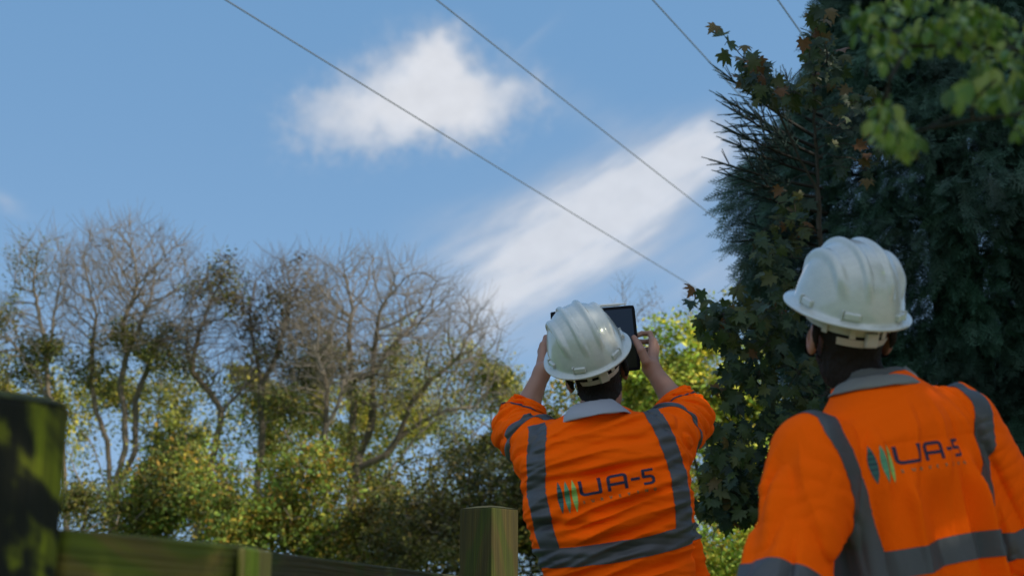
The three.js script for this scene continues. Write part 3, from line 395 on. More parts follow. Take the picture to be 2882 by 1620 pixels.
// ---------------------------------------------------------------- the tree that overhangs from the right, whose low twigs hang into view and whose crown shades the people
{
  const r = rng(701), leaves = [], att = [], base = V(4.9, 0, -0.7);
  const o = thing('overhanging_tree', 'near tree reaching in at the top right corner with blurred bright green leaves', 'tree', null, base);
  const mats = [col(0.13, 0.23, 0.03), col(0.18, 0.27, 0.035), col(0.08, 0.15, 0.03), col(0.3, 0.36, 0.08)].map((c) => leafMat(c, 0.5, 0.35));
  const put = (px, py, d, s) => { const p = at(px, py, d); att.push(p.clone()); leaves.push({ p, q: new THREE.Quaternion().setFromEuler(new THREE.Euler(-0.3 + (r() - 0.5) * 1.5, (r() - 0.5) * 2.4, Math.PI + (r() - 0.5) * 1.5, 'YXZ')), s, g: 0, m: Math.floor(r() * 4), size: s / d }); };
  const blob = (cx, cy, rx, ry, n, d, s = 0.03) => { s *= 0.66; for (let k = 0; k < n * 3.2; k++) { const a = r() * 6.283, q = Math.sqrt(r()); put(cx + rx * q * Math.cos(a), cy + ry * q * Math.sin(a), d + 0.4 * (r() - 0.5), s * (0.7 + 0.6 * r())); } };
  blob(888, 55, 16, 12, 5, 1.9); blob(884, 118, 14, 26, 20, 1.9); blob(903, 135, 14, 18, 16, 1.9, 0.036); blob(958, 88, 10, 14, 5, 1.85, 0.045); blob(982, 80, 16, 22, 10, 1.85, 0.045); blob(1005, 70, 16, 24, 8, 1.85, 0.045);
  blob(930, 15, 75, 22, 60, 2.0); blob(985, 35, 45, 26, 36, 2.0); blob(905, 42, 40, 16, 18, 2.05); blob(1020, 118, 12, 16, 6, 1.8); blob(860, 18, 20, 18, 10, 2.1);
  // the crown proper, outside the frame
  const crown = []; for (let k = 0; k < 1500; k++) { let x, y, z; do { x = r() * 2 - 1; y = r() * 2 - 1; z = r() * 2 - 1; } while (x * x + y * y + z * z > 1); crown.push(V(4.7 + 2.3 * x, 4.3 + 2.0 * y, -0.55 + 1.62 * z)); }
  const low = at(1060, 60, 1.95);
  const sk = grow({ limbs: [[base.clone(), V(4.85, 1.6, -0.68), V(4.7, 3.2, -0.7)], [V(4.75, 2.4, -0.7), V(3.4, 2.9, -1.1), V(2.0, 2.6, -1.6), V(1.3, 2.1, -1.85), low, at(960, 40, 1.95), at(905, 45, 1.95)], [low.clone(), at(1018, 113, 1.9), at(975, 121, 1.9), at(930, 131, 1.9)], [at(905, 45, 1.95), at(888, 85, 1.92), at(886, 125, 1.9)], [V(4.7, 3.2, -0.7), V(3.6, 4.4, -1.2)], [V(4.7, 3.2, -0.7), V(5.6, 4.6, 0.2)]], attractors: [...att, ...crown], D: 0.1, kill: 0.14, tip: 0.0022, seed: 8, up: 0.03, expo: 2.5 });
  const inView = leaves.length;
  const rest = [];
  for (let k = 0; k < 17000; k++) { const c = crown[Math.floor(r() * crown.length)]; if (fbm(c.x * 1.1, c.y * 1.1, c.z * 1.1 + 5, 2) < (Math.abs(c.z + 0.95) < 0.45 && c.y < 4.3 ? 0.1 : -0.17)) continue; rest.push({ p: c.clone().add(V(r() - 0.5, r() - 0.5, r() - 0.5).multiplyScalar(0.35)).sub(base), q: randQ(r), s: 0.09 + 0.05 * r(), c: mats[Math.floor(r() * 3)].color }); }
  leafTree(o, base, sk, leaves, [ovalLeaf], mats, 'leaf', inView, 0.01);
  leafSet(ovalLeaf, leafMat(col(1, 1, 1), 0.35, 0.6), rest, 'crown', o);
}

// ---------------------------------------------------------------- overhead lines
{
  const v = at(1205, 598, 1).sub(V(0, EYE, 0)); v.y = 0; v.normalize();
  const spec = [[226, 0, 6.6, 'leftmost overhead cable, passing under the upper cloud and down to the maple'], [437, 0, 7.2, 'overhead cable that crosses the right end of the long streaked cloud'], [653, 0, 7.2, 'third overhead cable from the left, ending behind the spruce twigs'], [778, 0, 6.6, 'short overhead cable at the top right beside the maple leaves']];
  for (const [px, py, h, lab] of spec) {
    const ray = at(px, py, 1).sub(V(0, EYE, 0)), p = V(0, EYE, 0).addScaledVector(ray, h / ray.y), pts = [];
    for (let k = 0; k <= 60; k++) { const s = lerp(-45, 75, k / 60), q = (s - 8) / 60; pts.push(p.clone().addScaledVector(v, s).add(V(0, 0.9 * (q * q - (8 / 60) ** 2), 0))); }
    const o = new THREE.Mesh(new THREE.TubeGeometry(new THREE.CatmullRomCurve3(pts), 300, 0.0085, 8), std(col(0.1, 0.11, 0.12), 0.7)); o.name = numbered('overhead_cable'); scene.add(o); tag(o, lab, 'cable', 'overhead cables crossing the sky');
  }
}

// ---------------------------------------------------------------- the wooden fence
{
  const wood = noiseTexture(512, (x, y) => { const gr = tiled(x, y, 70, 3, 31), big = tiled(x, y, 5, 4, 37), al = sstep(-0.12, 0.2, tiled(x, y, 6, 5, 43)); const k = 0.85 + 0.3 * gr + 0.3 * big; return [lerp(0.40, 0.33, al) * k, lerp(0.35, 0.36, al) * k, lerp(0.24, 0.11, al) * k]; }, true);
  const grain = noiseTexture(256, (x, y) => 0.5 + tiled(x, y, 80, 3, 31));
  const mossDappleTex = noiseTexture(512, (x, y) => { const a = sstep(-0.12, 0.2, tiled(x, y, 11, 27, 61)), b = 0.7 + 0.5 * tiled(x, y, 60, 12, 65); return [lerp(0.12, 0.56, a) * b, lerp(0.115, 0.57, a) * b, lerp(0.055, 0.1, a) * b]; }, true);  // moss, with dappled sun painted into its brighter patches
  const postMossDapple = new THREE.MeshStandardMaterial({ map: mossDappleTex, roughness: 1, bumpMap: grain, bumpScale: 0.004 });
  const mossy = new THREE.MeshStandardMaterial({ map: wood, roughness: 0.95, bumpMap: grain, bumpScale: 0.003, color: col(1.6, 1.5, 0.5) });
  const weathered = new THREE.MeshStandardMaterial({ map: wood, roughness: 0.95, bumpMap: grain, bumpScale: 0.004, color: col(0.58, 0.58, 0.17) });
  const pale = new THREE.MeshStandardMaterial({ map: wood, roughness: 0.95, bumpMap: grain, bumpScale: 0.004, color: col(3.2, 3.2, 1.6) });  // sun on the rail end, put into a paler wood colour
  function block(w, h, d, seed) { // a sawn timber with softened, slightly worn arrises and uv in metres along the grain
    const g = new RoundedBoxGeometry(w, h, d, 3, 0.008), p = g.attributes.position, n = g.attributes.normal, uv = g.attributes.uv;
    for (let i = 0; i < p.count; i++) { const x = p.getX(i), y = p.getY(i), z = p.getZ(i), k = 0.004 * noise(x * 25 + seed, y * 6, z * 25); p.setXYZ(i, x + n.getX(i) * k, y + n.getY(i) * k, z + n.getZ(i) * k); const ax = Math.abs(n.getX(i)) > 0.6; uv.setXY(i, (ax ? z : x) * 2.2 + seed * 0.37, y * 0.8 + seed * 0.21); }
    return g;
  }
  const post = (px, d, top, turn, label, mat, seed, w = 0.15) => { const o = thing('fence_post', label, 'post', null, V(at(px, 560, d).x, 0, at(px, 560, d).z)); o.rotation.y = turn; part('shaft', block(w, top + 0.3, w, seed).translate(0, (top - 0.3) / 2, 0), mat, o); 
    const cap = new THREE.CylinderGeometry(0.05, w * 0.7, 0.012, 4, 1); cap.rotateY(Math.PI / 4); part('weathered_top', cap.translate(0, top + 0.006, 0), mat, o); return o; };
  post(-12, 1.55, 1.192, -0.62, 'large blurred mossy post in the near left corner', postMossDapple, 3, 0.122);
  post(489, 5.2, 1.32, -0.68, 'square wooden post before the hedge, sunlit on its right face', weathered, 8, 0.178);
  const rail = (a, b, th, hh, label, mat, seed) => { const dir = b.clone().sub(a), L = dir.length(), o = thing('fence_rail', label, 'rail', null, V((a.x + b.x) / 2, 0, (a.z + b.z) / 2)); const g = block(hh, L, th, seed); g.rotateZ(Math.PI / 2); part('board', g, mat, o).position.y = (a.y + b.y) / 2 - hh / 2; o.rotation.y = Math.atan2(-dir.z, dir.x); return o; };
  const flat = (px, py, d, y) => { const p = at(px, py, d); p.y = y; return p; };
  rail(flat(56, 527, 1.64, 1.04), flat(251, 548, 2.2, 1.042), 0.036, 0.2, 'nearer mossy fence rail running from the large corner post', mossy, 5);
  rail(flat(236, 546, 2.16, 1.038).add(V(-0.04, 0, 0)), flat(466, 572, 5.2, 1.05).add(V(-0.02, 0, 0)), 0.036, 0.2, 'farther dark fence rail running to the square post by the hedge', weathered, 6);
  const st = thing('sun_painted_rail_end', 'added batten covering the joint of the two fence rails', 'rail_end', null, flat(238, 548, 2.15, 0)); st.rotation.y = Math.PI / 2 - 0.17; part('board', block(0.13, 0.24, 0.016, 9).translate(0, 1.036 - 0.12, 0.033), pale, st);  // added board whose paleness stands for a patch of sun on the rail
}
// ---------------------------------------------------------------- bodies and clothes: distance fields, meshed
class Frame { // axes R (right), U (up), B (back, towards the lens when the wearer faces away)
  constructor(o, yaw, pitch, roll) { const m = new THREE.Matrix4().makeRotationFromEuler(new THREE.Euler(pitch, yaw, roll, 'ZYX')); this.o = o; this.R = V(0, 0, 0); this.U = V(0, 0, 0); this.B = V(0, 0, 0); m.extractBasis(this.R, this.U, this.B); this.u = this.v = this.w = 0; this.m = m; }
  loc(x, y, z) { x -= this.o.x; y -= this.o.y; z -= this.o.z; const { R, U, B } = this; this.u = x * R.x + y * R.y + z * R.z; this.v = x * U.x + y * U.y + z * U.z; this.w = x * B.x + y * B.y + z * B.z; return this; }
  pt(u, v, w) { return this.o.clone().addScaledVector(this.R, u).addScaledVector(this.U, v).addScaledVector(this.B, w); }
}
let capH = 0;
function cap(x, y, z, a, b, ra, rb) { const bx = b.x - a.x, by = b.y - a.y, bz = b.z - a.z, px = x - a.x, py = y - a.y, pz = z - a.z; const h = capH = clamp((px * bx + py * by + pz * bz) / (bx * bx + by * by + bz * bz)); const qx = px - bx * h, qy = py - by * h, qz = pz - bz * h; return Math.sqrt(qx * qx + qy * qy + qz * qz) - (ra + (rb - ra) * h); }
function ell(x, y, z, cx, cy, cz, rx, ry, rz) { x -= cx; y -= cy; z -= cz; const k0 = Math.sqrt((x / rx) ** 2 + (y / ry) ** 2 + (z / rz) ** 2), k1 = Math.sqrt((x / rx / rx) ** 2 + (y / ry / ry) ** 2 + (z / rz / rz) ** 2); return k1 < 1e-9 ? -Math.min(rx, ry, rz) : k0 * (k0 - 1) / k1; }
function smin(a, b, k) { const h = Math.max(k - Math.abs(a - b), 0) / k; return Math.min(a, b) - h * h * k * 0.25; }
const smax = (a, b, k) => -smin(-a, -b, k);
function table(t, v) { for (let i = 1; i < t.length; i++) if (v >= t[i][0] || i === t.length - 1) { const k = clamp((v - t[i][0]) / (t[i - 1][0] - t[i][0])); const s = k * k * (3 - 2 * k) * 0.5 + k * 0.5; return lerp(t[i][1], t[i - 1][1], s); } }
function meshField(f, lo, hi, cell) { // surface nets, blocks far from the surface skipped
  const n = [0, 1, 2].map((k) => Math.ceil((hi.getComponent(k) - lo.getComponent(k)) / cell) + 2), [NX, NY, NZ] = n, F = new Float32Array(NX * NY * NZ), BL = 6;
  for (let k = 0; k < NZ; k += BL) for (let j = 0; j < NY; j += BL) for (let i = 0; i < NX; i += BL) {
    const c = f(lo.x + (i + BL / 2) * cell, lo.y + (j + BL / 2) * cell, lo.z + (k + BL / 2) * cell), far = Math.abs(c) > cell * BL * 0.9 * 1.35 + 0.03;
    for (let kk = k; kk < Math.min(k + BL, NZ); kk++) for (let jj = j; jj < Math.min(j + BL, NY); jj++) for (let ii = i; ii < Math.min(i + BL, NX); ii++) F[(kk * NY + jj) * NX + ii] = far ? c : f(lo.x + ii * cell, lo.y + jj * cell, lo.z + kk * cell);
  }
  const id = new Int32Array(NX * NY * NZ).fill(-1), P = [], I = [], at3 = (i, j, k) => (k * NY + j) * NX + i;
  const E = [[0, 1], [2, 3], [4, 5], [6, 7], [0, 2], [1, 3], [4, 6], [5, 7], [0, 4], [1, 5], [2, 6], [3, 7]];
  for (let k = 0; k < NZ - 1; k++) for (let j = 0; j < NY - 1; j++) for (let i = 0; i < NX - 1; i++) {
    const v = []; let neg = 0; for (let c = 0; c < 8; c++) { const q = F[at3(i + (c & 1), j + ((c >> 1) & 1), k + (c >> 2))]; v.push(q); if (q < 0) neg++; }
    if (!neg || neg === 8) continue;
    let x = 0, y = 0, z = 0, m = 0;
    for (const [a, b] of E) if ((v[a] < 0) !== (v[b] < 0)) { const t = v[a] / (v[a] - v[b]); x += lerp(a & 1, b & 1, t); y += lerp((a >> 1) & 1, (b >> 1) & 1, t); z += lerp(a >> 2, b >> 2, t); m++; }
    id[at3(i, j, k)] = P.length / 3; P.push(lo.x + (i + x / m) * cell, lo.y + (j + y / m) * cell, lo.z + (k + z / m) * cell);
  }
  const quad = (a, b, c, d, flip) => { if (a < 0 || b < 0 || c < 0 || d < 0) return; flip ? I.push(a, c, b, a, d, c) : I.push(a, b, c, a, c, d); };
  for (let k = 1; k < NZ - 1; k++) for (let j = 1; j < NY - 1; j++) for (let i = 1; i < NX - 1; i++) {
    const q = F[at3(i, j, k)] < 0;
    if (q !== F[at3(i + 1, j, k)] < 0) quad(id[at3(i, j, k)], id[at3(i, j, k - 1)], id[at3(i, j - 1, k - 1)], id[at3(i, j - 1, k)], !!q === false ? false : true);
    if (q !== F[at3(i, j + 1, k)] < 0) quad(id[at3(i, j, k)], id[at3(i - 1, j, k)], id[at3(i - 1, j, k - 1)], id[at3(i, j, k - 1)], !!q === false ? false : true);
    if (q !== F[at3(i, j, k + 1)] < 0) quad(id[at3(i, j, k)], id[at3(i, j - 1, k)], id[at3(i - 1, j - 1, k)], id[at3(i - 1, j, k)], !!q === false ? false : true);
  }
  const N = new Float32Array(P.length), e = cell * 0.6;
  for (let i = 0; i < P.length; i += 3) { const [x, y, z] = [P[i], P[i + 1], P[i + 2]]; const gx = f(x + e, y, z) - f(x - e, y, z), gy = f(x, y + e, z) - f(x, y - e, z), gz = f(x, y, z + e) - f(x, y, z - e), l = Math.hypot(gx, gy, gz) || 1; N[i] = gx / l; N[i + 1] = gy / l; N[i + 2] = gz / l; }
  // wind the triangles to agree with the normals
  for (let t = 0; t < I.length; t += 3) { const [a, b, c] = [I[t] * 3, I[t + 1] * 3, I[t + 2] * 3], ux = P[b] - P[a], uy = P[b + 1] - P[a + 1], uz = P[b + 2] - P[a + 2], vx = P[c] - P[a], vy = P[c + 1] - P[a + 1], vz = P[c + 2] - P[a + 2]; if ((uy * vz - uz * vy) * N[a] + (uz * vx - ux * vz) * N[a + 1] + (ux * vy - uy * vx) * N[a + 2] < 0) { const s = I[t + 1]; I[t + 1] = I[t + 2]; I[t + 2] = s; } }
  const soup = new Float32Array(I.length * 6); for (let t = 0; t < I.length; t++) for (let k = 0; k < 3; k++) { soup[t * 6 + k] = P[I[t] * 3 + k]; soup[t * 6 + 3 + k] = N[I[t] * 3 + k]; }
  return soup;
}
function clip(soup, g) { // the part of a triangle soup where g(x, y, z) > 0, cut cleanly
  const out = [];
  for (let t = 0; t < soup.length; t += 18) {
    const s = [0, 6, 12].map((k) => g(soup[t + k], soup[t + k + 1], soup[t + k + 2]));
    if (s[0] <= 0 && s[1] <= 0 && s[2] <= 0) continue;
    if (s[0] > 0 && s[1] > 0 && s[2] > 0) { for (let k = 0; k < 18; k++) out.push(soup[t + k]); continue; }
    const poly = [];
    for (let k = 0; k < 3; k++) { const m = (k + 1) % 3, a = t + k * 6, b = t + m * 6; if (s[k] > 0) poly.push([...soup.subarray(a, a + 6)]); if ((s[k] > 0) !== (s[m] > 0)) { const h = s[k] / (s[k] - s[m]), q = []; for (let c = 0; c < 6; c++) q.push(lerp(soup[a + c], soup[b + c], h)); poly.push(q); } }
    for (let k = 1; k + 1 < poly.length; k++) out.push(...poly[0], ...poly[k], ...poly[k + 1]);
  }
  return new Float32Array(out);
}
function soupGeometry(soup, origin, offset = 0, uvOf) {
  const n = soup.length / 6, p = new Float32Array(n * 3), q = new Float32Array(n * 3), uv = new Float32Array(n * 2);
  for (let i = 0; i < n; i++) { const s = i * 6; for (let k = 0; k < 3; k++) { q[i * 3 + k] = soup[s + 3 + k]; p[i * 3 + k] = soup[s + k] + offset * soup[s + 3 + k]; } if (uvOf) { const t = uvOf(p[i * 3], p[i * 3 + 1], p[i * 3 + 2]); uv[i * 2] = t[0]; uv[i * 2 + 1] = t[1]; } p[i * 3] -= origin.x; p[i * 3 + 1] -= origin.y; p[i * 3 + 2] -= origin.z; }
  const g = new THREE.BufferGeometry(); g.setAttribute('position', new THREE.BufferAttribute(p, 3)); g.setAttribute('normal', new THREE.BufferAttribute(q, 3)); g.setAttribute('uv', new THREE.BufferAttribute(uv, 2)); return g;
}
const concat = (...s) => { const o = new Float32Array(s.reduce((n, a) => n + a.length, 0)); let k = 0; for (const a of s) { o.set(a, k); k += a.length; } return o; };
function boxOf(pts, pad) { const b = new THREE.Box3().setFromPoints(pts).expandByScalar(pad); return [b.min, b.max]; }

// ---- materials of the people
const mOrange = new THREE.MeshPhysicalMaterial({ color: col(1.0, 0.112, 0.001), roughness: 0.9, bumpMap: clothBump, bumpScale: 0.0014, specularIntensity: 0.12 });
const mTape = new THREE.MeshPhysicalMaterial({ color: col(0.062, 0.062, 0.066), roughness: 0.55, metalness: 0.1, bumpMap: clothBump, bumpScale: 0.0006 });
const mTrim = std(col(0.03, 0.03, 0.045), 0.8);
const mSkin = new THREE.MeshPhysicalMaterial({ color: col(0.31, 0.155, 0.105), roughness: 0.55 }), mSkin2 = new THREE.MeshPhysicalMaterial({ color: col(0.4, 0.17, 0.12), roughness: 0.55 });
const mHair = new THREE.MeshPhysicalMaterial({ color: col(0.016, 0.012, 0.011), roughness: 0.7, specularIntensity: 0.3 }), mHair2 = new THREE.MeshPhysicalMaterial({ color: col(0.02, 0.014, 0.012), roughness: 0.7, specularIntensity: 0.2 });
const mShirt = std(col(0.3, 0.31, 0.36), 0.9, { bumpMap: clothBump, bumpScale: 0.001, side: THREE.DoubleSide }), mShirt2 = std(col(0.17, 0.17, 0.16), 0.9, { bumpMap: clothBump, bumpScale: 0.001, side: THREE.DoubleSide }), mBlue = std(col(0.36, 0.4, 0.62), 0.9, { side: THREE.DoubleSide });
const mTrouser = std(col(0.02, 0.025, 0.045), 0.9), mBoot = std(col(0.03, 0.022, 0.016), 0.6);
const hatMottle = noiseTexture(256, (x, y) => { const k = 0.95 + 0.1 * tiled(x, y, 7, 7, 91) + 0.09 * tiled(x, y, 50, 36, 95); return [k, k, k * 0.985]; });
const mHat = new THREE.MeshPhysicalMaterial({ color: col(0.54, 0.54, 0.525), map: hatMottle, roughness: 0.26, clearcoat: 0.8, clearcoatRoughness: 0.07 });
const mBand = std(col(0.52, 0.44, 0.4), 0.6, { side: THREE.DoubleSide }), mBandDark = std(col(0.12, 0.1, 0.1), 0.6);

// the print on the jackets' backs
const logoTexture = (() => {
  const c = document.createElement('canvas'); c.width = 1024; c.height = 400; const g = c.getContext('2d'); g.clearRect(0, 0, 1024, 400);
  const lens = (x, y0, y1, w, fill, bars) => { const m = (y0 + y1) / 2; g.save(); g.beginPath(); g.moveTo(x, y0); g.quadraticCurveTo(x + w, m, x, y1); g.quadraticCurveTo(x - w, m, x, y0); g.closePath(); g.fillStyle = fill; g.fill(); g.clip(); for (const [b, f] of bars) { g.fillStyle = f; g.fillRect(x - w, b, 2 * w, 16); } g.restore(); };
  lens(32, 12, 372, 54, '#2c5752', [[80, '#16353a'], [130, '#183a40'], [180, '#122f36'], [232, '#17383c'], [284, '#244a48']]);
  lens(104, 20, 380, 54, '#4f8a63', [[160, '#477d5c'], [250, '#5c9a6c']]);
  lens(178, 20, 388, 54, '#94b95a', [[110, '#6f9f58'], [190, '#86ae58'], [262, '#7aa65a']]);
  g.setTransform(1.115, 0, 0, 1, -126, 0);
  g.strokeStyle = '#191a38'; g.lineWidth = 30; g.lineJoin = 'round'; g.lineCap = 'butt';
  g.beginPath(); g.moveTo(335, 52); g.lineTo(335, 168); g.quadraticCurveTo(335, 212, 380, 212); g.lineTo(508, 212); g.lineTo(508, 52); g.stroke();
  g.beginPath(); g.moveTo(590, 226); g.lineTo(590, 102); g.quadraticCurveTo(590, 66, 628, 66); g.lineTo(716, 66); g.quadraticCurveTo(748, 66, 748, 98); g.lineTo(748, 226); g.moveTo(590, 156); g.lineTo(748, 156); g.stroke();
  g.beginPath(); g.moveTo(796, 140); g.lineTo(880, 140); g.stroke();
  g.lineWidth = 28; g.beginPath(); g.moveTo(1012, 66); g.lineTo(915, 66); g.lineTo(915, 136); g.lineTo(975, 136); g.quadraticCurveTo(1006, 140, 1006, 174); g.quadraticCurveTo(1006, 212, 970, 212); g.lineTo(908, 212); g.stroke();
  g.fillStyle = '#6b7448'; g.font = 'bold 44px sans-serif'; g.textAlign = 'center'; 'SURVEYING'.split('').forEach((ch, i) => g.fillText(ch, 345 + i * 82, 306));
  const t = new THREE.CanvasTexture(c); t.colorSpace = THREE.SRGBColorSpace; t.wrapS = t.wrapT = THREE.ClampToEdgeWrapping; t.magFilter = THREE.LinearFilter; return t;
})();
const mLogo = new THREE.MeshStandardMaterial({ map: logoTexture, transparent: true, roughness: 0.7 });

// ---- heads, hands, hats
function headField(F) { // in the head's own axes: y up, back +w
  return (x, y, z) => {
    F.loc(x, y, z); const u = F.u, v = F.v, w = F.w, a = Math.abs(u);
    let d = ell(u, v, w, 0, 0.022, 0.006, 0.076, 0.094, 0.097);
    d = smin(d, ell(u, v, w, 0, -0.035, -0.048, 0.062, 0.085, 0.055), 0.03);
    d = smin(d, ell(u, v, w, 0, -0.075, -0.038, 0.054, 0.045, 0.058), 0.03);
    d = smin(d, cap(u, v, w, V3a, V3b, 0.009, 0.014), 0.014);           // nose
    d = smin(d, ell(u, v, w, 0, -0.078, -0.097, 0.026, 0.006, 0.01), 0.008); // lips
    d = smin(d, ell(u, v, w, 0, -0.068, -0.096, 0.028, 0.005, 0.01), 0.006);
    d = smax(d, -ell(a, v, w, 0.032, 0.0, -0.107, 0.017, 0.011, 0.014), 0.012); // eye sockets
    d = smin(d, ell(a, v, w, 0.032, 0.0, -0.093, 0.012, 0.011, 0.012), 0.003);  // eyes
    let e = ell(a - 0.004 * (v + 0.02) * 10, v, w - 0.25 * (v + 0.02), 0.087, -0.026, 0.014, 0.0115, 0.039, 0.027); // ears, with a hollow
    e = smax(e, -ell(a, v, w, 0.093, -0.017, 0.01, 0.012, 0.02, 0.011), 0.006);
    return smin(d, e, 0.008);
  };
}
const V3a = V(0, -0.005, -0.103), V3b = V(0, -0.04, -0.116);
function chain(x, y, z, pts, r0, r1) { let d = 1e9; for (let i = 1; i < pts.length; i++) { const t0 = (i - 1) / (pts.length - 1), t1 = i / (pts.length - 1); d = smin(d, cap(x, y, z, pts[i - 1], pts[i], lerp(r0, r1, t0), lerp(r0, r1, t1)), 0.004); } return d; }
function handField(h) { // wrist, knuckles[4], fingers[4][points], thumb[points]
  return (x, y, z) => {
    let d = 1e9; h.knuckles.forEach((k) => { d = smin(d, cap(x, y, z, h.wrist, k, 0.018, 0.0125), 0.016); });
    for (let i = 0; i < 3; i++) d = smin(d, cap(x, y, z, h.knuckles[i], h.knuckles[i + 1], 0.0115, 0.0115), 0.01);
    let t = chain(x, y, z, h.thumb, 0.0165, 0.0092); d = smin(d, t, 0.014);
    let f = 1e9; h.fingers.forEach((q, i) => { f = Math.min(f, chain(x, y, z, q, 0.0102 - 0.0006 * (i === 3 ? 3 : i), 0.0078)); }); // fingers stay apart
    return smin(d, f, 0.006);
  };
}
function relaxedHand(wrist, dir, side, inward) { // fingers slightly curled, thumb off the side
  const d = dir.clone().normalize(), n = inward.clone().addScaledVector(d, -inward.dot(d)).normalize(), s = d.clone().cross(n).multiplyScalar(side).normalize();
  const P = (a, b, c) => wrist.clone().addScaledVector(d, a).addScaledVector(s, b).addScaledVector(n, c);
  const L = [0.072, 0.08, 0.074, 0.058], knuckles = [0, 1, 2, 3].map((i) => P(0.088 - 0.004 * Math.abs(i - 1), 0.032 - 0.021 * i, 0));
  const fingers = knuckles.map((k, i) => { const l = L[i], q = (a, c) => k.clone().addScaledVector(d, a).addScaledVector(n, c); return [k, q(l * 0.48, l * 0.1), q(l * 0.78, l * 0.34), q(l * 0.92, l * 0.62)]; });
  return { wrist, knuckles, fingers, thumb: [P(0.022, 0.022, 0.006), P(0.05, 0.048, 0.016), P(0.08, 0.054, 0.026), P(0.102, 0.05, 0.032)] };
}
function hardHat(F, parent, origin, details) {
  const NU = 300, rows = [], ax = 0.11, az = 0.134, HH = 0.142, e = 2 / 2.35;
  const rib = (x) => { let s = 0; for (const c of [-0.073, -0.026, 0.026, 0.073]) s += 1 - sstep(0.002, 0.0128, Math.abs(x - c)); return s + 0.12 * Math.exp(-((x / 0.022) ** 4)); };
  const dome = (th, ph, k) => { const r = Math.cos(th) ** e, y = Math.sin(th) ** e, fl = 1 + 0.05 * (1 - sstep(0, 0.5, y)); const x = ax * k * r * Math.sin(ph) * fl, z = -az * k * r * Math.cos(ph) * fl, q = HH * k * y; const fade = sstep(0.24, 0.6, y) * (k === 1 ? 1 : 0); const n = V(x / ax / ax, q / HH / HH * 1.0 + 1e-4, z / az / az).normalize(); return V(x, q, z).addScaledVector(n, 0.0098 * fade * rib(x)); };
  const brimW = (ph) => 0.0105 + 0.011 * Math.sin(ph) ** 2 + 0.036 * Math.pow(Math.max(0, Math.cos(ph)), 3) + 0.002 * Math.max(0, -Math.cos(ph));
  const edge = (ph, out, y) => { const b = dome(0, ph, 1), n = V(b.x / ax / ax, 0, b.z / az / az).normalize(); return b.addScaledVector(n, out).setY(y); };
  const ring = (fn) => { const r = []; for (let i = 0; i <= NU; i++) r.push(fn(i / NU * 2 * Math.PI)); rows.push(r); };
  const NV = 54; for (let j = 0; j <= NV; j++) { const th = (1 - j / NV) * Math.PI / 2; ring((ph) => dome(th * 0.9999, ph, 1)); }
  ring((ph) => edge(ph, 0.002, -0.003)); ring((ph) => edge(ph, 0.0055, -0.0055));
  for (const t of [0.5, 0.8, 0.93]) ring((ph) => edge(ph, brimW(ph) * t, -0.0062 - 0.004 * t * t - 0.012 * Math.max(0, Math.cos(ph)) * t));
  ring((ph) => edge(ph, brimW(ph), -0.0075 - 0.004 - 0.012 * Math.max(0, Math.cos(ph)))); ring((ph) => edge(ph, brimW(ph) - 0.001, -0.0105 - 0.004 - 0.012 * Math.max(0, Math.cos(ph)))); ring((ph) => edge(ph, brimW(ph) - 0.004, -0.0105 - 0.004 - 0.012 * Math.max(0, Math.cos(ph))));
  ring((ph) => edge(ph, brimW(ph) * 0.6, -0.015 - 0.01 * Math.max(0, Math.cos(ph)))); ring((ph) => edge(ph, 0, -0.009));
  for (let j = 0; j <= 12; j++) { const th = j / 12 * Math.PI / 2 * 0.999; ring((ph) => dome(th, ph, 0.97)); }
  const p = [], uv = [], idx = []; rows.forEach((r, j) => r.forEach((q, i) => { const w = F.pt(q.x, q.y, q.z); p.push(w.x - origin.x, w.y - origin.y, w.z - origin.z); uv.push(i / NU * 4, j / 30); }));
  for (let j = 0; j + 1 < rows.length; j++) for (let i = 0; i < NU; i++) { const a = j * (NU + 1) + i, b = a + NU + 1; idx.push(a, a + 1, b, a + 1, b + 1, b); }
  const g = new THREE.BufferGeometry(); g.setAttribute('position', new THREE.Float32BufferAttribute(p, 3)); g.setAttribute('uv', new THREE.Float32BufferAttribute(uv, 2)); g.setIndex(idx); g.computeVertexNormals();
  { const n = g.attributes.normal; for (let j = 0; j < rows.length; j++) { const a = j * (NU + 1), b = a + NU, x = n.getX(a) + n.getX(b), y = n.getY(a) + n.getY(b), z = n.getZ(a) + n.getZ(b), l = Math.hypot(x, y, z) || 1; n.setXYZ(a, x / l, y / l, z / l); n.setXYZ(b, x / l, y / l, z / l); } 
    const u = F.U; for (let i = 0; i <= NU; i++) n.setXYZ(i, u.x, u.y, u.z); }
  // is it inside out? the crown must look up
  { const tri = idx.slice(3 * NU * 20, 3 * NU * 20 + 3).map((k) => V(p[k * 3], p[k * 3 + 1], p[k * 3 + 2])), nn = tri[1].clone().sub(tri[0]).cross(tri[2].clone().sub(tri[0])), c = F.pt(0, 0, 0).sub(origin); if (nn.dot(tri[0].clone().sub(c)) < 0) { for (let t = 0; t < idx.length; t += 3) [idx[t + 1], idx[t + 2]] = [idx[t + 2], idx[t + 1]]; g.setIndex(idx); const n = g.attributes.normal; for (let i = NU + 1; i < n.count; i++) n.setXYZ(i, -n.getX(i), -n.getY(i), -n.getZ(i)); } }
  const hat = part('hard_hat', g, mHat, parent); hat.userData.label = details.label;
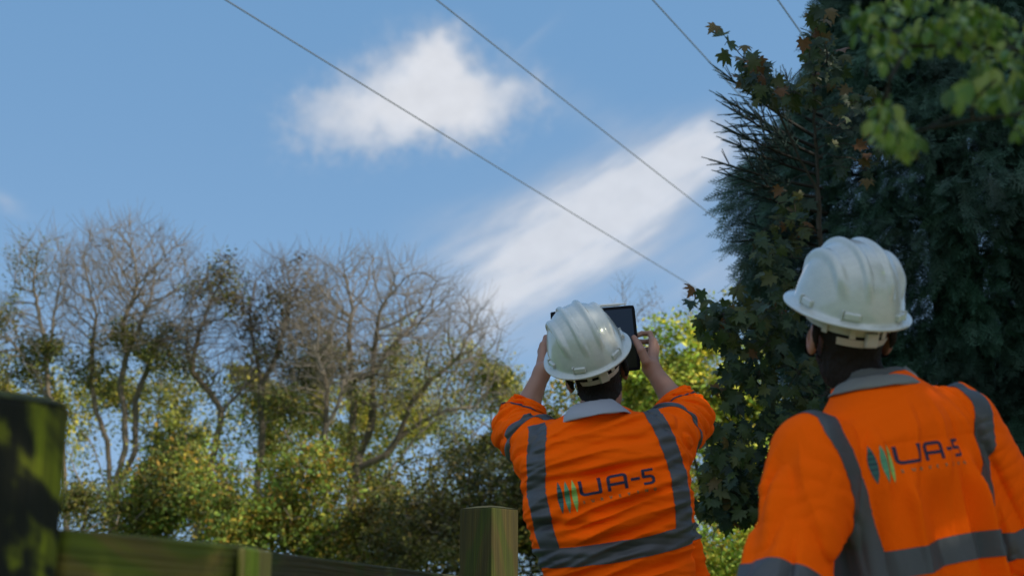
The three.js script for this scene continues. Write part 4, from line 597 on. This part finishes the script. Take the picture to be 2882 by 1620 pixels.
  const place = (mesh, ph, y, out, tilt = 0) => { const b = dome(Math.asin(clamp(y / HH) ** (1 / e)), ph, 1), n = V(b.x / ax / ax, y / HH / HH * 0.6, b.z / az / az).normalize(); b.addScaledVector(n, out); const q = new THREE.Matrix4().lookAt(V(0, 0, 0), n.clone().negate(), V(0, 1, 0)); mesh.quaternion.setFromRotationMatrix(F.m).multiply(new THREE.Quaternion().setFromRotationMatrix(q)); mesh.position.copy(F.pt(b.x, b.y, b.z)).sub(origin); };
  // accessory slots round the bottom of the shell
  for (const ph of [1.72, -1.72, 2.62, -2.62]) { const s = part('accessory_slot', new RoundedBoxGeometry(0.036, 0.017, 0.011, 3, 0.004), mHat, hat); place(s, ph, 0.0095, 0.001); const n = part('slot_rib', new RoundedBoxGeometry(0.005, 0.022, 0.013, 2, 0.002), mHat, hat); place(n, ph + (ph > 0 ? -0.17 : 0.17), 0.0095, 0.001); }
  // the head band below the brim, with its size adjuster and the webbing that holds it
  const strip = (r0, y0, r1, y1, a0, a1, wav = 0) => { const P = [], I = [], U = [], n = 60; for (let i = 0; i <= n; i++) { const ph = lerp(a0, a1, i / n); for (const [r, y] of [[r0, y0], [r1, y1]]) { const w = F.pt((0.0 + r * 0.84) * Math.sin(ph), y + wav * Math.cos(ph * 6), -r * Math.cos(ph)); P.push(w.x - origin.x, w.y - origin.y, w.z - origin.z); U.push(i / n * 6, y * 20); } } for (let i = 0; i < n; i++) I.push(i * 2, i * 2 + 1, i * 2 + 2, i * 2 + 1, i * 2 + 3, i * 2 + 2); const q = new THREE.BufferGeometry(); q.setAttribute('position', new THREE.Float32BufferAttribute(P, 3)); q.setAttribute('uv', new THREE.Float32BufferAttribute(U, 2)); q.setIndex(I); q.computeVertexNormals(); return q; };
  part('head_band', strip(0.108, -0.022, 0.106, -0.044, Math.PI * 0.42, Math.PI * 1.58), mBand, hat);
  part('band_lower', strip(0.112, -0.05, 0.104, -0.069, Math.PI * 0.76, Math.PI * 1.24), mBand, hat);
  const knob = part('size_adjuster', new RoundedBoxGeometry(0.03, 0.034, 0.014, 3, 0.005), mBand, hat); knob.position.copy(F.pt(0.004, -0.048, 0.113)).sub(origin); knob.quaternion.setFromRotationMatrix(F.m);
  for (const ph of [2.1, 2.7, 3.55, 4.2]) { const s = part('webbing_strap', new RoundedBoxGeometry(0.014, 0.055, 0.003, 2, 0.001), mBand, hat); const w = F.pt(0.093 * Math.sin(ph), -0.022, -0.11 * Math.cos(ph)); s.position.copy(w).sub(origin); s.quaternion.setFromRotationMatrix(F.m).multiply(new THREE.Quaternion().setFromEuler(new THREE.Euler(0, Math.PI - ph, 0))); }
  return hat;
}
function collar(F, parent, origin, mat, c) { // a turned-down shirt collar round the neck, open at the front
  const P = [], I = [], U = [], n = 90, prof = [[c.rt - 0.006, c.yt - 0.02], [c.rt - 0.002, c.yt - 0.004], [c.rt, c.yt], [c.rt + 0.004, c.yt - 0.002], [lerp(c.rt, c.rb, 0.35) + 0.006, lerp(c.yt, c.yb, 0.3)], [lerp(c.rt, c.rb, 0.7) + 0.008, lerp(c.yt, c.yb, 0.62)], [c.rb + 0.008, c.yb + 0.004], [c.rb + 0.007, c.yb], [c.rb + 0.003, c.yb + 0.002], [c.rt, c.yt - 0.012]];
  for (let i = 0; i <= n; i++) { const ph = lerp(-2.5, 2.5, i / n), fr = sstep(0.7, 2.4, Math.abs(ph)); prof.forEach(([r, y], j) => { const wob = 0.0025 * noise(ph * 2.2, j * 0.5, c.seed); const w = F.pt((r * c.sx + wob) * Math.sin(ph), y - fr * c.drop + wob + (c.tip ? c.tip * Math.exp(-(((ph - c.tipAt) / 0.22) ** 2)) * (j > 3 && j < 9 ? 1 : 0.6) : 0), c.w0 + (r + wob) * Math.cos(ph)); P.push(w.x - origin.x, w.y - origin.y, w.z - origin.z); U.push(ph * 0.3, y * 3); }); }
  const m = prof.length; for (let i = 0; i < n; i++) for (let j = 0; j + 1 < m; j++) { const a = i * m + j, b = a + m; I.push(a, b, a + 1, a + 1, b, b + 1); }
  const g = new THREE.BufferGeometry(); g.setAttribute('position', new THREE.Float32BufferAttribute(P, 3)); g.setAttribute('uv', new THREE.Float32BufferAttribute(U, 2)); g.setIndex(I); g.computeVertexNormals();
  return part('shirt_collar', g, mat, parent);
}

function buildPerson(S) {
  const { T, Hd, o, base } = S; // torso frame, head frame (centre of skull), group, its place
  const t0 = Date.now();
  // skin: one continuous figure; head and hands meshed finer
  const neckB = T.pt(0, -0.04, -0.035), hf = headField(Hd), neckT = Hd.pt(0, -0.045, 0.022), neckM = Hd.pt(0, -0.085, 0.03);
  const neckF = (x, y, z) => smin(hf(x, y, z), smin(cap(x, y, z, neckT, neckM, 0.056, 0.057), cap(x, y, z, neckM, neckB, 0.057, 0.064), 0.02), 0.025);
  const skin = [meshField(neckF, ...boxOf([Hd.o, neckB], 0.16), 0.0045)];
  const arms = S.arms.map((A) => { const hnd = handField(A.hand), f = (x, y, z) => { let d = cap(x, y, z, A.elbow, A.mid, 0.043, 0.041); d = smin(d, cap(x, y, z, A.mid, A.wrist, 0.041, 0.0255), 0.02); return smin(d, hnd(x, y, z), 0.02); }; skin.push(meshField(f, ...boxOf([A.elbow, A.mid, A.wrist, ...A.hand.knuckles, ...A.hand.fingers.flat(), ...A.hand.thumb], 0.055), 0.0034)); return f; });
  const P0 = T.pt(0, -0.52, -0.02), chest = T.pt(0, -0.2, -0.03);
  const legs = S.legs, bodyF = (x, y, z) => { let d = smin(cap(x, y, z, neckB, chest, 0.06, 0.1), cap(x, y, z, chest, P0, 0.1, 0.1), 0.06); for (const A of S.arms) d = smin(d, smin(cap(x, y, z, chest, A.shoulder, 0.06, 0.05), cap(x, y, z, A.shoulder, A.elbow, 0.048, 0.042), 0.02), 0.02); for (const l of legs) d = smin(d, smin(cap(x, y, z, P0, l[0], 0.09, 0.08), smin(cap(x, y, z, l[0], l[1], 0.075, 0.052), cap(x, y, z, l[1], l[2], 0.052, 0.036), 0.03), 0.04), 0.05); return d; };
  const all = [P0, neckB, ...S.arms.flatMap((a) => [a.shoulder, a.elbow]), ...legs.flat()];
  skin.push(meshField(bodyF, ...boxOf(all, 0.14), 0.014));
  part('body', soupGeometry(concat(...skin), base, 0, (x, y) => [x, y]), S.skin, o);
  // hair at the back and sides of the head, below the hat
  const hair = meshField((x, y, z) => { const d = neckF(x, y, z); return d - 0.0045 - 0.0022 * noise(x * 320, y * 110, z * 320) - 0.002 * noise(x * 90, y * 40, z * 90); }, ...boxOf([Hd.o], 0.15), 0.004);
  part('hair', soupGeometry(clip(hair, (x, y, z) => { Hd.loc(x, y, z); const u = Hd.u, v = Hd.v, w = Hd.w; const ear = Math.hypot((v + 0.022) / 0.045, (w - 0.012) / 0.03) - 1; return Math.min(v + S.nape + 0.012 * noise(u * 120, v * 40, 3) - S.napeTaper * Math.max(0, Math.abs(u) - 0.03), w + 0.03 + 0.01 * noise(v * 90, u * 30, 8), Math.abs(u) > 0.068 ? ear * 0.03 : 1); }), base), S.hair, o);
  // trousers and boots
  const tr = (x, y, z) => { let d = cap(x, y, z, T.pt(0, -0.56, -0.01), T.pt(0, -0.66, -0.01), 0.1, 0.11); for (const l of legs) d = smin(d, smin(cap(x, y, z, l[0], l[1], 0.1, 0.078), cap(x, y, z, l[1], l[2].clone().add(V(0, 0.03, 0)), 0.078, 0.07), 0.03), 0.06); return d - 0.005 * noise(x * 12, y * 16, z * 12); };
  part('trousers', soupGeometry(meshField(tr, ...boxOf([P0, ...legs.flat()], 0.2), 0.014), base), mTrouser, o);
  for (const l of legs) { const a = l[2], toe = a.clone().addScaledVector(S.fwd, 0.15).setY(0.045), heel = a.clone().addScaledVector(S.fwd, -0.05).setY(0.05); const f = (x, y, z) => smax(smin(smin(cap(x, y, z, heel, toe, 0.05, 0.048), cap(x, y, z, a, a.clone().setY(0.2), 0.058, 0.062), 0.05), 1e9, 0.01), 0.004 - y, 0.01); part('boot', soupGeometry(meshField(f, ...boxOf([a, toe, heel, a.clone().setY(0.2)], 0.09), 0.009), base), mBoot, o); }
  // the jacket
  const neckAxisA = T.pt(0, -0.06, -0.02), neckAxisB = T.pt(0, 0.2, -0.06), PW = 2.35;
  const torso = (u, v, w) => { v += (S.droop ?? 0) * Math.max(0, -u) * sstep(-0.4, -0.1, v); const a = table(S.a, v), b = table(S.b, v), W0 = w - table(S.cz, v), U0 = u - (S.cu ? table(S.cu, v) : 0); const au = Math.abs(U0) / a, bw = Math.abs(W0) / b, k = Math.pow(Math.pow(au, PW) + Math.pow(bw, PW), 1 / PW); if (k < 1e-4) return -b; const gu = Math.pow(au / k, PW - 1) / a, gw = Math.pow(bw / k, PW - 1) / b; return (k - 1) / Math.hypot(gu, gw) * 0.92; };
  const sleeve = (x, y, z, A) => { const d0 = cap(x, y, z, A.shoulder, A.elbow, A.r[0], A.r[1]), h0 = capH, d1 = cap(x, y, z, A.elbow, A.cuffEnd, A.r[1], A.r[2]), h1 = capH; A.h = d0 < d1 ? h0 : 1 + h1; return smin(d0, d1, 0.04); };
  const jf = (x, y, z) => {
    T.loc(x, y, z); const u = T.u, v = T.v, w = T.w; let d = smax(smax(torso(u, v, w), v - 0.04, 0.012), S.hem - v, 0.01);
    let fold = d < 0.1 ? S.fold(u, v, w) : 0; let ds = 1e9;
    for (const A of S.arms) { const s = sleeve(x, y, z, A); if (s < 0.1) { const k = sstep(0.05, -0.02, s - d); fold = lerp(fold, S.sleeveFold(A, A.h, x, y, z, u, v), k); } ds = Math.min(ds, s); const dd = s - d; d = smin(d, s, A.blend ?? 0.06); fold -= 0.0035 * Math.exp(-((dd / 0.006) ** 2)); }
    if (S.extra) d = smin(d, S.extra(x, y, z), 0.05);
    return d - fold;
  };
  const pts = [T.pt(-0.3, 0.06, -0.2), T.pt(0.3, 0.06, 0.2), T.pt(-0.3, S.hem, -0.2), T.pt(0.3, S.hem, 0.2), ...S.arms.flatMap((a) => [a.shoulder, a.elbow, a.cuffEnd])];
  let jacket = meshField(jf, ...boxOf(pts, 0.1), S.cell ?? 0.0058);
  jacket = clip(jacket, (x, y, z) => cap(x, y, z, neckAxisA, neckAxisB, 0.068, 0.074));
  jacket = clip(jacket, (x, y, z) => T.loc(x, y, z).v - S.hem - 0.012);
  for (const A of S.arms) { const d = A.cuffEnd.clone().sub(A.elbow), L = d.length(); d.divideScalar(L); jacket = clip(jacket, (x, y, z) => { const h = (x - A.elbow.x) * d.x + (y - A.elbow.y) * d.y + (z - A.elbow.z) * d.z; return h < L * 0.4 ? 1 : Math.max(L - 0.012 - h, cap(x, y, z, A.elbow, A.cuffEnd, A.r[1], A.r[2]) - 0.05); }); }
  const uvOf = (x, y, z) => { T.loc(x, y, z); return [(T.u + 0.7 * T.w) * 9, (T.v + 0.3 * T.w) * 9]; };
  const jk = part('jacket', soupGeometry(jacket, base, 0, uvOf), mOrange, o); jk.userData.label = S.jacketLabel;
  const torsoFirst = (x, y, z) => { let s = 1e9; for (const A of S.arms) s = Math.min(s, sleeve(x, y, z, A)); T.loc(x, y, z); return s - torso(T.u, T.v, T.w); };
  const backOnly = clip(jacket, (x, y, z) => { const q = torsoFirst(x, y, z) + S.strapBias; let h = 9; for (const A of S.arms) { const d0 = cap(x, y, z, A.shoulder, A.elbow, A.r[0], A.r[1]); if (d0 < 0.06) h = Math.min(h, capH); } return h > 1 ? q : Math.max(q, (S.strapH - h) * 0.3); });
  for (const s of [-1, 1]) part('shoulder_stripe', soupGeometry(clip(backOnly, (x, y, z) => { T.loc(x, y, z); const v = T.v; return Math.min(0.0265 - Math.abs(T.u - s * table(S.strap, v) - (S.strapShift ? S.strapShift(v, s) : 0) - 0.003 * noise(v * 40, s * 7) - 0.0025 * noise(v * 110, s * 9)), v - S.band[0] + 0.01); }), base, 0.0016, uvOf), mTape, jk);
  part('waist_band', soupGeometry(clip(backOnly, (x, y, z) => { T.loc(x, y, z); return 0.0275 - Math.abs(T.v - S.band[0] - (S.bandWave ? S.bandWave(T.u, T.w) : 0)); }), base, 0.0026, uvOf), mTape, jk);
  for (const A of S.arms) {
    const ax = A.elbow.clone().sub(A.shoulder), L = ax.length(); ax.divideScalar(L);
    const onSleeve = (x, y, z) => { T.loc(x, y, z); const u = T.u, v = T.v, w = T.w; return torso(u, v, w) - sleeve(x, y, z, A) + 0.03; };
    part('sleeve_band', soupGeometry(clip(jacket, (x, y, z) => { const h = (x - A.shoulder.x) * ax.x + (y - A.shoulder.y) * ax.y + (z - A.shoulder.z) * ax.z; return Math.min(0.025 - Math.abs(h - A.bandAt - 0.006 * noise(x * 14, y * 14, z * 14)), onSleeve(x, y, z), 0.03 - Math.abs(cap(x, y, z, A.shoulder, A.elbow, A.r[0], A.r[1])) + 0.03); }), base, 0.0016, uvOf), mTape, jk);
    if (A.trim) { const d = A.cuffEnd.clone().sub(A.elbow), M = d.length(); d.divideScalar(M); part('cuff_trim', soupGeometry(clip(jacket, (x, y, z) => { const h = (x - A.elbow.x) * d.x + (y - A.elbow.y) * d.y + (z - A.elbow.z) * d.z; return Math.min(0.0032 - Math.abs(h - M + 0.05 - 0.004 * noise(x * 40, y * 40, z * 40)), 0.04 - Math.abs(cap(x, y, z, A.elbow, A.cuffEnd, A.r[1], A.r[2]))); }), base, 0.0015), mTrim, jk); }
  }
  part('neck_trim', soupGeometry(clip(jacket, (x, y, z) => { const d = cap(x, y, z, neckAxisA, neckAxisB, 0.068, 0.074); return S.trimW - d; }), base, 0.0015), S.trimMat ?? mTrim, jk);
  const [lu, lv, lw, lh, slope] = S.logo;
  part('logo', soupGeometry(clip(backOnly, (x, y, z) => { T.loc(x, y, z); const q = T.v - lv - slope * (T.u - lu); return Math.min(T.w, lw / 2 - Math.abs(T.u - lu), lh / 2 - Math.abs(q)); }), base, 0.0014, (x, y, z) => { T.loc(x, y, z); return [(T.u - lu) / lw + 0.5, (T.v - lv - slope * (T.u - lu)) / lh + 0.5]; }), mLogo, jk);
  collar(T, o, base, S.shirt, S.collar);
  hardHat(S.hat, o, base, { label: S.hatLabel });
  console.log(S.o.name, 'built in', Date.now() - t0, 'ms');
}

// ---------------------------------------------------------------- the man holding up the tablet
const E0 = at(687, 512, 3.82), E1 = at(690, 590, 3.8);
{
  const c7 = at(594, 419, 3.74), T = new Frame(c7, 0, 0.03, 9.2 * Math.PI / 180), base = V(c7.x + 0.12, 0, c7.z - 0.02);
  const o = thing('person', 'man in white hard hat and orange jacket holding a tablet up with both arms', 'person', null, base);
  const hat = new Frame(at(586, 349, 3.79), 0.02, 0.64, 0.42);
  const Hd = new Frame(hat.pt(0.008, -0.066, 0.0), 0.0, 0.56, 0.24);
  const handR = { wrist: at(651, 367, 4.1), knuckles: [at(653, 341, 4.17), at(655, 347, 4.18), at(654, 353, 4.185), at(651, 358.5, 4.185)], thumb: [at(646, 361, 4.08), at(641.5, 350, 4.085), at(637.5, 342.5, 4.11), at(634, 337, 4.138)], fingers: [] };
  handR.fingers = [[handR.knuckles[0], at(650, 333, 4.205), at(642, 333, 4.215), at(635, 336, 4.2)], [handR.knuckles[1], at(650, 341, 4.225), at(640, 341.5, 4.225), at(632, 344, 4.205)], [handR.knuckles[2], at(648, 349, 4.225), at(639, 350, 4.225), at(632, 352, 4.205)], [handR.knuckles[3], at(646, 357, 4.22), at(639, 358, 4.22), at(634, 359.5, 4.205)]];
  const handL = { wrist: at(542, 372, 4.09), knuckles: [at(543.5, 345, 4.17), at(542, 351, 4.18), at(543, 357, 4.185), at(545, 362, 4.185)], thumb: [at(547, 366, 4.08), at(551.5, 355, 4.085), at(555.5, 347.5, 4.11), at(559, 342, 4.138)], fingers: [] };
  handL.fingers = [[handL.knuckles[0], at(546, 337, 4.205), at(553, 337, 4.215), at(560, 340, 4.2)], [handL.knuckles[1], at(546, 345, 4.225), at(555, 345.5, 4.225), at(562, 348, 4.205)], [handL.knuckles[2], at(548, 353, 4.225), at(556, 354, 4.225), at(563, 356, 4.205)], [handL.knuckles[3], at(550, 361, 4.22), at(556, 362, 4.22), at(561, 363.5, 4.205)]];
  const mk = (sh, el, hand, t, q) => { const elbow = el, wrist = hand.wrist, mid = elbow.clone().lerp(wrist, 0.35), cuffEnd = elbow.clone().lerp(wrist, t); return { shoulder: sh, elbow, mid, wrist, cuffEnd, hand, r: [0.093, 0.077, 0.058], bandAt: 0.085, trim: true, blend: 0.07, q }; };
  const armL = mk(at(544, 452, 3.78), at(518, 428, 4.02), handL, 0.5, 1), armR = mk(at(663, 440, 3.78), at(687, 419, 4.02), handR, 0.5, 2);
  const hip = T.pt(0, -0.55, 0), legs = [-1, 1].map((s) => [T.pt(0.09 * s, -0.6, -0.01), V(hip.x + 0.1 * s, 0.48, hip.z - 0.03), V(hip.x + 0.12 * s, 0.09, hip.z + 0.02)]);
  const crease = (u, v, v0, sl, cu, sg, u0, su) => { const q = (v - v0 - sl * u - cu * u * u) / sg; return (-Math.exp(-q * q) + 0.75 * Math.exp(-((q - 1.7) ** 2) * 0.8)) * Math.exp(-(((u - u0) / su) ** 4)); };
  buildPerson({
    T, Hd, hat, o, base, arms: [armL, armR], legs, fwd: V(0, 0, -1), skin: mSkin, hair: mHair, nape: 0.088, napeTaper: 0.55, shirt: mShirt,
    a: [[0.04, 0.07], [0.015, 0.115], [-0.02, 0.165], [-0.055, 0.195], [-0.1, 0.218], [-0.17, 0.24], [-0.24, 0.25], [-0.34, 0.236], [-0.44, 0.214], [-0.52, 0.21], [-0.66, 0.235], [-0.8, 0.245]],
    b: [[0.04, 0.068], [0.015, 0.08], [-0.02, 0.098], [-0.055, 0.108], [-0.1, 0.12], [-0.2, 0.13], [-0.34, 0.128], [-0.45, 0.12], [-0.6, 0.14], [-0.8, 0.15]],
    cz: [[0.04, -0.035], [0, -0.02], [-0.1, 0.0], [-0.3, 0.0], [-0.45, -0.01], [-0.8, 0]],
    hem: -0.74, cell: 0.0056, jacketLabel: 'orange high visibility jacket stretched across the raised shoulders', hatLabel: 'white ribbed hard hat tipped back, in front of the tablet',
    fold: (u, v, w) => {
      const bk = sstep(0.02, 0.08, w), hf = 0.0045 * (Math.abs(noise(u * 9, v * 46 + u * 9, 7)) - 0.2), n = noise(u * 4.2 + 3, v * 26 - u * 5, w * 4), m = noise(u * 9, v * 42 + u * 4, 5);
      let f = 0.0115 * (0.6 - Math.abs(n) * 2.2) + 0.003 * m + hf;
      f += 2.0 * bk * (0.006 * crease(u, v, -0.165, 0.02, 0.15, 0.011, -0.02, 0.2) + 0.0055 * crease(u, v, -0.265, 0.1, 0.3, 0.011, 0.12, 0.13) + 0.005 * crease(u, v, -0.35, 0.12, 0.5, 0.013, 0.0, 0.22) + 0.005 * crease(u, v, -0.31, -0.02, 0.6, 0.012, -0.14, 0.1) + 0.004 * crease(u, v, -0.085, 0.05, -0.6, 0.013, 0.03, 0.12));
      f += (1 - bk) * 0.006 * noise(u * 5, v * 10 + w * 16, w * 14);
      f += 0.012 * sstep(-0.42, -0.6, v) * noise(u * 15, v * 3, w * 15);
      return f;
    },
    sleeveFold: (A, h, x, y, z, u, v) => 0.034 * (Math.min(0.34, Math.abs(noise(x * 11 + A.q * 5, y * 16 + h * 3, z * 11))) - 0.15) + 0.009 * noise(h * 9, x * 8, y * 16 + A.q),
    strap: [[0.05, 0.165], [0, 0.172], [-0.1, 0.194], [-0.2, 0.208], [-0.3, 0.203], [-0.42, 0.184], [-0.6, 0.18]], band: [-0.385], bandWave: (u) => 0.35 * u * u - 0.006 + 0.004 * noise(u * 8, 2),
    strapBias: 0.035, strapH: 0.05, logo: [-0.008, -0.215, 0.29, 0.29 * 0.355, 0.02], trimW: 0.017,
    collar: { rt: 0.072, rb: 0.104, yt: 0.05, yb: 0.002, sx: 1.06, drop: 0.05, w0: -0.014, seed: 3, tipAt: 0 },
    extra: (x, y, z) => cap(x, y, z, E0, E1, 0.02, 0.06) - 0.01 * noise(x * 22, y * 4, z * 22),
  });
}

// ---------------------------------------------------------------- the tablet and the stylus on its upper edge
{
  const c = at(595.3, 340.5, 4.165), F = new THREE.Euler(0.1, 0.03, 5.3 * Math.PI / 180, 'ZYX');
  const o = thing('tablet', 'black tablet held up beyond the white hard hat, its screen showing trees', 'tablet', null, c); o.rotation.copy(F);
  part('case', new RoundedBoxGeometry(0.282, 0.218, 0.011, 4, 0.0054).translate(0, 0, 0), std(col(0.012, 0.012, 0.014), 0.5), o);
  const corner = new THREE.Shape(); { const w = 0.141, h = 0.108, r = 0.016; corner.moveTo(-w + r, -h); corner.lineTo(w - r, -h); corner.quadraticCurveTo(w, -h, w, -h + r); corner.lineTo(w, h - r); corner.quadraticCurveTo(w, h, w - r, h); corner.lineTo(-w + r, h); corner.quadraticCurveTo(-w, h, -w, h - r); corner.lineTo(-w, -h + r); corner.quadraticCurveTo(-w, -h, -w + r, -h); }
  part('glass_front', new THREE.ExtrudeGeometry(corner, { depth: 0.0015, bevelEnabled: true, bevelSize: 0.0008, bevelThickness: 0.0008, bevelSegments: 2 }).translate(0, 0, 0.0052), new THREE.MeshPhysicalMaterial({ color: col(0.006, 0.006, 0.008), roughness: 0.5, specularIntensity: 0.2 }), o);
  const n = 256, pic = noiseTexture(n, (x, y) => { const e = 0.42 + 0.25 * fbm(x * 4, 3, 1, 4) + 0.5 * (x - 0.55), t = sstep(-0.05, 0.08, y - 1 + e + 0.12 * fbm(x * 14, y * 14, 5, 4)), l = 0.5 + fbm(x * 30, y * 30, 9, 4); return [lerp(0.1 + 0.12 * l, 0.32, t), lerp(0.13 + 0.12 * l, 0.45, t), lerp(0.08 + 0.05 * l, 0.62, t)]; }, true);
  pic.wrapS = pic.wrapT = THREE.ClampToEdgeWrapping;
  part('screen', new THREE.PlaneGeometry(0.262, 0.197).translate(0, 0, 0.0079), new THREE.MeshPhysicalMaterial({ color: col(0.01, 0.01, 0.01), emissive: col(1, 1, 1), emissiveMap: pic, emissiveIntensity: 0.09, roughness: 0.5, specularIntensity: 0.2 }), o);
  const p = thing('stylus', 'white stylus pen lying along the upper edge of the tablet', 'pen', null, at(600, 304.0, 4.165).add(V(0, 0.004, 0))); p.rotation.set(0, 0, 4.6 * Math.PI / 180);
  p.position.copy(c).add(V(0.03, 0.1162, 0.002).applyEuler(F));
  const body = new THREE.CylinderGeometry(0.0052, 0.0052, 0.13, 16).rotateZ(Math.PI / 2).translate(-0.005, 0, 0); part('barrel', body, std(col(0.75, 0.74, 0.72), 0.35), p);
  part('nib', new THREE.CylinderGeometry(0.001, 0.0045, 0.026, 16).rotateZ(-Math.PI / 2).translate(0.073, 0, 0), std(col(0.75, 0.74, 0.72), 0.35), p);
  part('end_cap', new THREE.CylinderGeometry(0.0045, 0.0045, 0.014, 16).rotateZ(Math.PI / 2).translate(-0.077, 0, 0), std(col(0.02, 0.02, 0.025), 0.4), p);
}

// ---------------------------------------------------------------- the older man watching beside him
{
  const c7 = at(881, 385, 2.8), T = new Frame(c7, 30 * Math.PI / 180, 0.04, -8 * Math.PI / 180 * -1), base = V(c7.x + 0.1, 0, c7.z + 0.02);
  const o = thing('person', 'man in white hard hat and orange jacket, arms down, looking up beside the conifer', 'person', null, base);
  const hat = new Frame(at(849, 303, 2.84), 0.24, 0.56, 0.05), Hd = new Frame(hat.pt(0.012, -0.058, 0.0), 0.03, 0.54, 0.0);
  const arm = (s, q) => { const shoulder = T.pt(s < 0 ? -0.238 : 0.226, s < 0 ? -0.142 : -0.092, 0.0), elbow = T.pt(s < 0 ? -0.432 : 0.33, s < 0 ? -0.45 : -0.38, 0.03), wrist = T.pt(0.28 * s, -0.62, -0.1), mid = elbow.clone().lerp(wrist, 0.35), hand = relaxedHand(wrist, wrist.clone().sub(elbow).add(V(0, -0.05, 0)), s, T.R.clone().multiplyScalar(-s)); return { shoulder, elbow, mid, wrist, hand, cuffEnd: elbow.clone().lerp(wrist, 0.92), r: [s < 0 ? 0.086 : 0.088, 0.088, 0.06], bandAt: s < 0 ? 0.31 : 0.285, trim: false, blend: 0.07, q, s }; };
  const hip = T.pt(0, -0.55, 0), f = V(-0.5, 0, -0.866), sd = V(0.866, 0, -0.5), legs = [-1, 1].map((s) => [T.pt(0.09 * s, -0.58, -0.01), hip.clone().addScaledVector(sd, 0.1 * s).addScaledVector(f, 0.02).setY(0.47), hip.clone().addScaledVector(sd, 0.12 * s).setY(0.09)]);
  buildPerson({
    T, Hd, hat, o, base, arms: [arm(-1, 3), arm(1, 4)], legs, fwd: f, skin: mSkin2, hair: mHair2, nape: 0.125, napeTaper: 0.15, shirt: mShirt2,
    a: [[0.04, 0.07], [0.015, 0.1], [-0.02, 0.145], [-0.055, 0.178], [-0.1, 0.2], [-0.2, 0.212], [-0.34, 0.208], [-0.45, 0.212], [-0.6, 0.232], [-0.8, 0.245]],
    b: [[0.04, 0.068], [0.015, 0.082], [-0.02, 0.1], [-0.055, 0.112], [-0.1, 0.122], [-0.2, 0.13], [-0.34, 0.128], [-0.5, 0.135], [-0.8, 0.155]],
    cz: [[0.04, -0.035], [0, -0.022], [-0.1, -0.002], [-0.3, 0.002], [-0.8, 0]],
    droop: 0.27, hem: -0.78, cell: 0.0056, jacketLabel: 'orange high visibility jacket hanging in upright folds', hatLabel: 'white ribbed hard hat turned to the left, against the dark conifer',
    fold: (u, v, w) => {
      const k = sstep(-0.06, -0.3, v), bk = sstep(0.0, 0.07, w), n1 = Math.abs(noise(u * 13 + 2 + v * 1.4, v * 1.7, w * 10)), n2 = Math.abs(noise(u * 24 + 7 + v * 2, v * 3.4, w * 16));
      let f = k * (0.034 * (Math.min(n1, 0.3) - 0.16) * (0.35 + 0.65 * sstep(-0.2, -0.3, v)) + 0.009 * (n2 - 0.2)) + 0.005 * noise(u * 12 + v * 3, v * 6, w * 9);
      const ridge = (u0, sl, sg, v0, v1) => { const q = (u - u0 - sl * v) / sg; return Math.exp(-q * q) * sstep(v0, v0 - 0.1, v) * sstep(v1 - 0.08, v1, v); };
      f += bk * (0.032 * ridge(0.092, -0.02, 0.013, -0.15, -0.9) - 0.022 * ridge(0.128, -0.03, 0.012, -0.16, -0.9) - 0.014 * ridge(0.062, -0.02, 0.011, -0.18, -0.9) + 0.026 * ridge(-0.1, 0.02, 0.017, -0.17, -0.9) - 0.026 * ridge(-0.01, 0.05, 0.042, -0.2, -0.8) + 0.01 * ridge(-0.02, 0.3, 0.011, -0.01, -0.17) + 0.009 * ridge(0.045, 0.12, 0.01, -0.02, -0.16) + 0.009 * ridge(0.1, -0.25, 0.012, -0.02, -0.17) - 0.008 * ridge(0.07, -0.1, 0.01, -0.03, -0.2) + 0.01 * ridge(-0.13, 0.1, 0.013, -0.06, -0.2));
      f += bk * -0.0016 * Math.exp(-(((v + 0.135 - 0.03 * u) / 0.005) ** 2)); // yoke seam
      return f;
    },
    sleeveFold: (A, h, x, y, z, u, v) => 0.05 * (Math.min(0.32, Math.abs(noise((u * 0.8 + z) * 15 + A.q * 5, v * 2.6 + u * 3, z * 4))) - 0.16) + 0.008 * (Math.abs(noise(h * 9, x * 16, y * 7 + A.q)) - 0.2),
    strap: [[0.05, 0.172], [0, 0.178], [-0.1, 0.182], [-0.2, 0.172], [-0.36, 0.155], [-0.6, 0.15]], band: [-0.375], bandWave: (u) => 0.01 * Math.sin(u * 12 + 0.6) - 0.02 * u,
    strapShift: (v, s) => (s < 0 ? table([[0.05, -0.03], [-0.04, -0.05], [-0.1, -0.064], [-0.16, -0.056], [-0.22, -0.046], [-0.35, -0.04], [-0.6, -0.04]], v) : table([[0.05, 0.035], [-0.05, 0.03], [-0.14, 0.012], [-0.25, 0], [-0.6, 0]], v)), strapBias: 0.06, strapH: 0.42, logo: [-0.046, -0.175, 0.262, 0.262 * 0.34, 0.03], trimW: 0.012, trimMat: std(col(0.09, 0.09, 0.09), 0.85),
    collar: { rt: 0.07, rb: 0.093, yt: 0.02, yb: -0.01, sx: 1.05, drop: 0.0, w0: -0.02, seed: 9, tip: 0.03, tipAt: 1.3 },
  });
}
// ---------------------------------------------------------------- shadows on for everything, then draw
scene.traverse((o) => { if (o.isMesh) { o.castShadow = true; o.receiveShadow = true; } });
renderer.render(scene, camera);
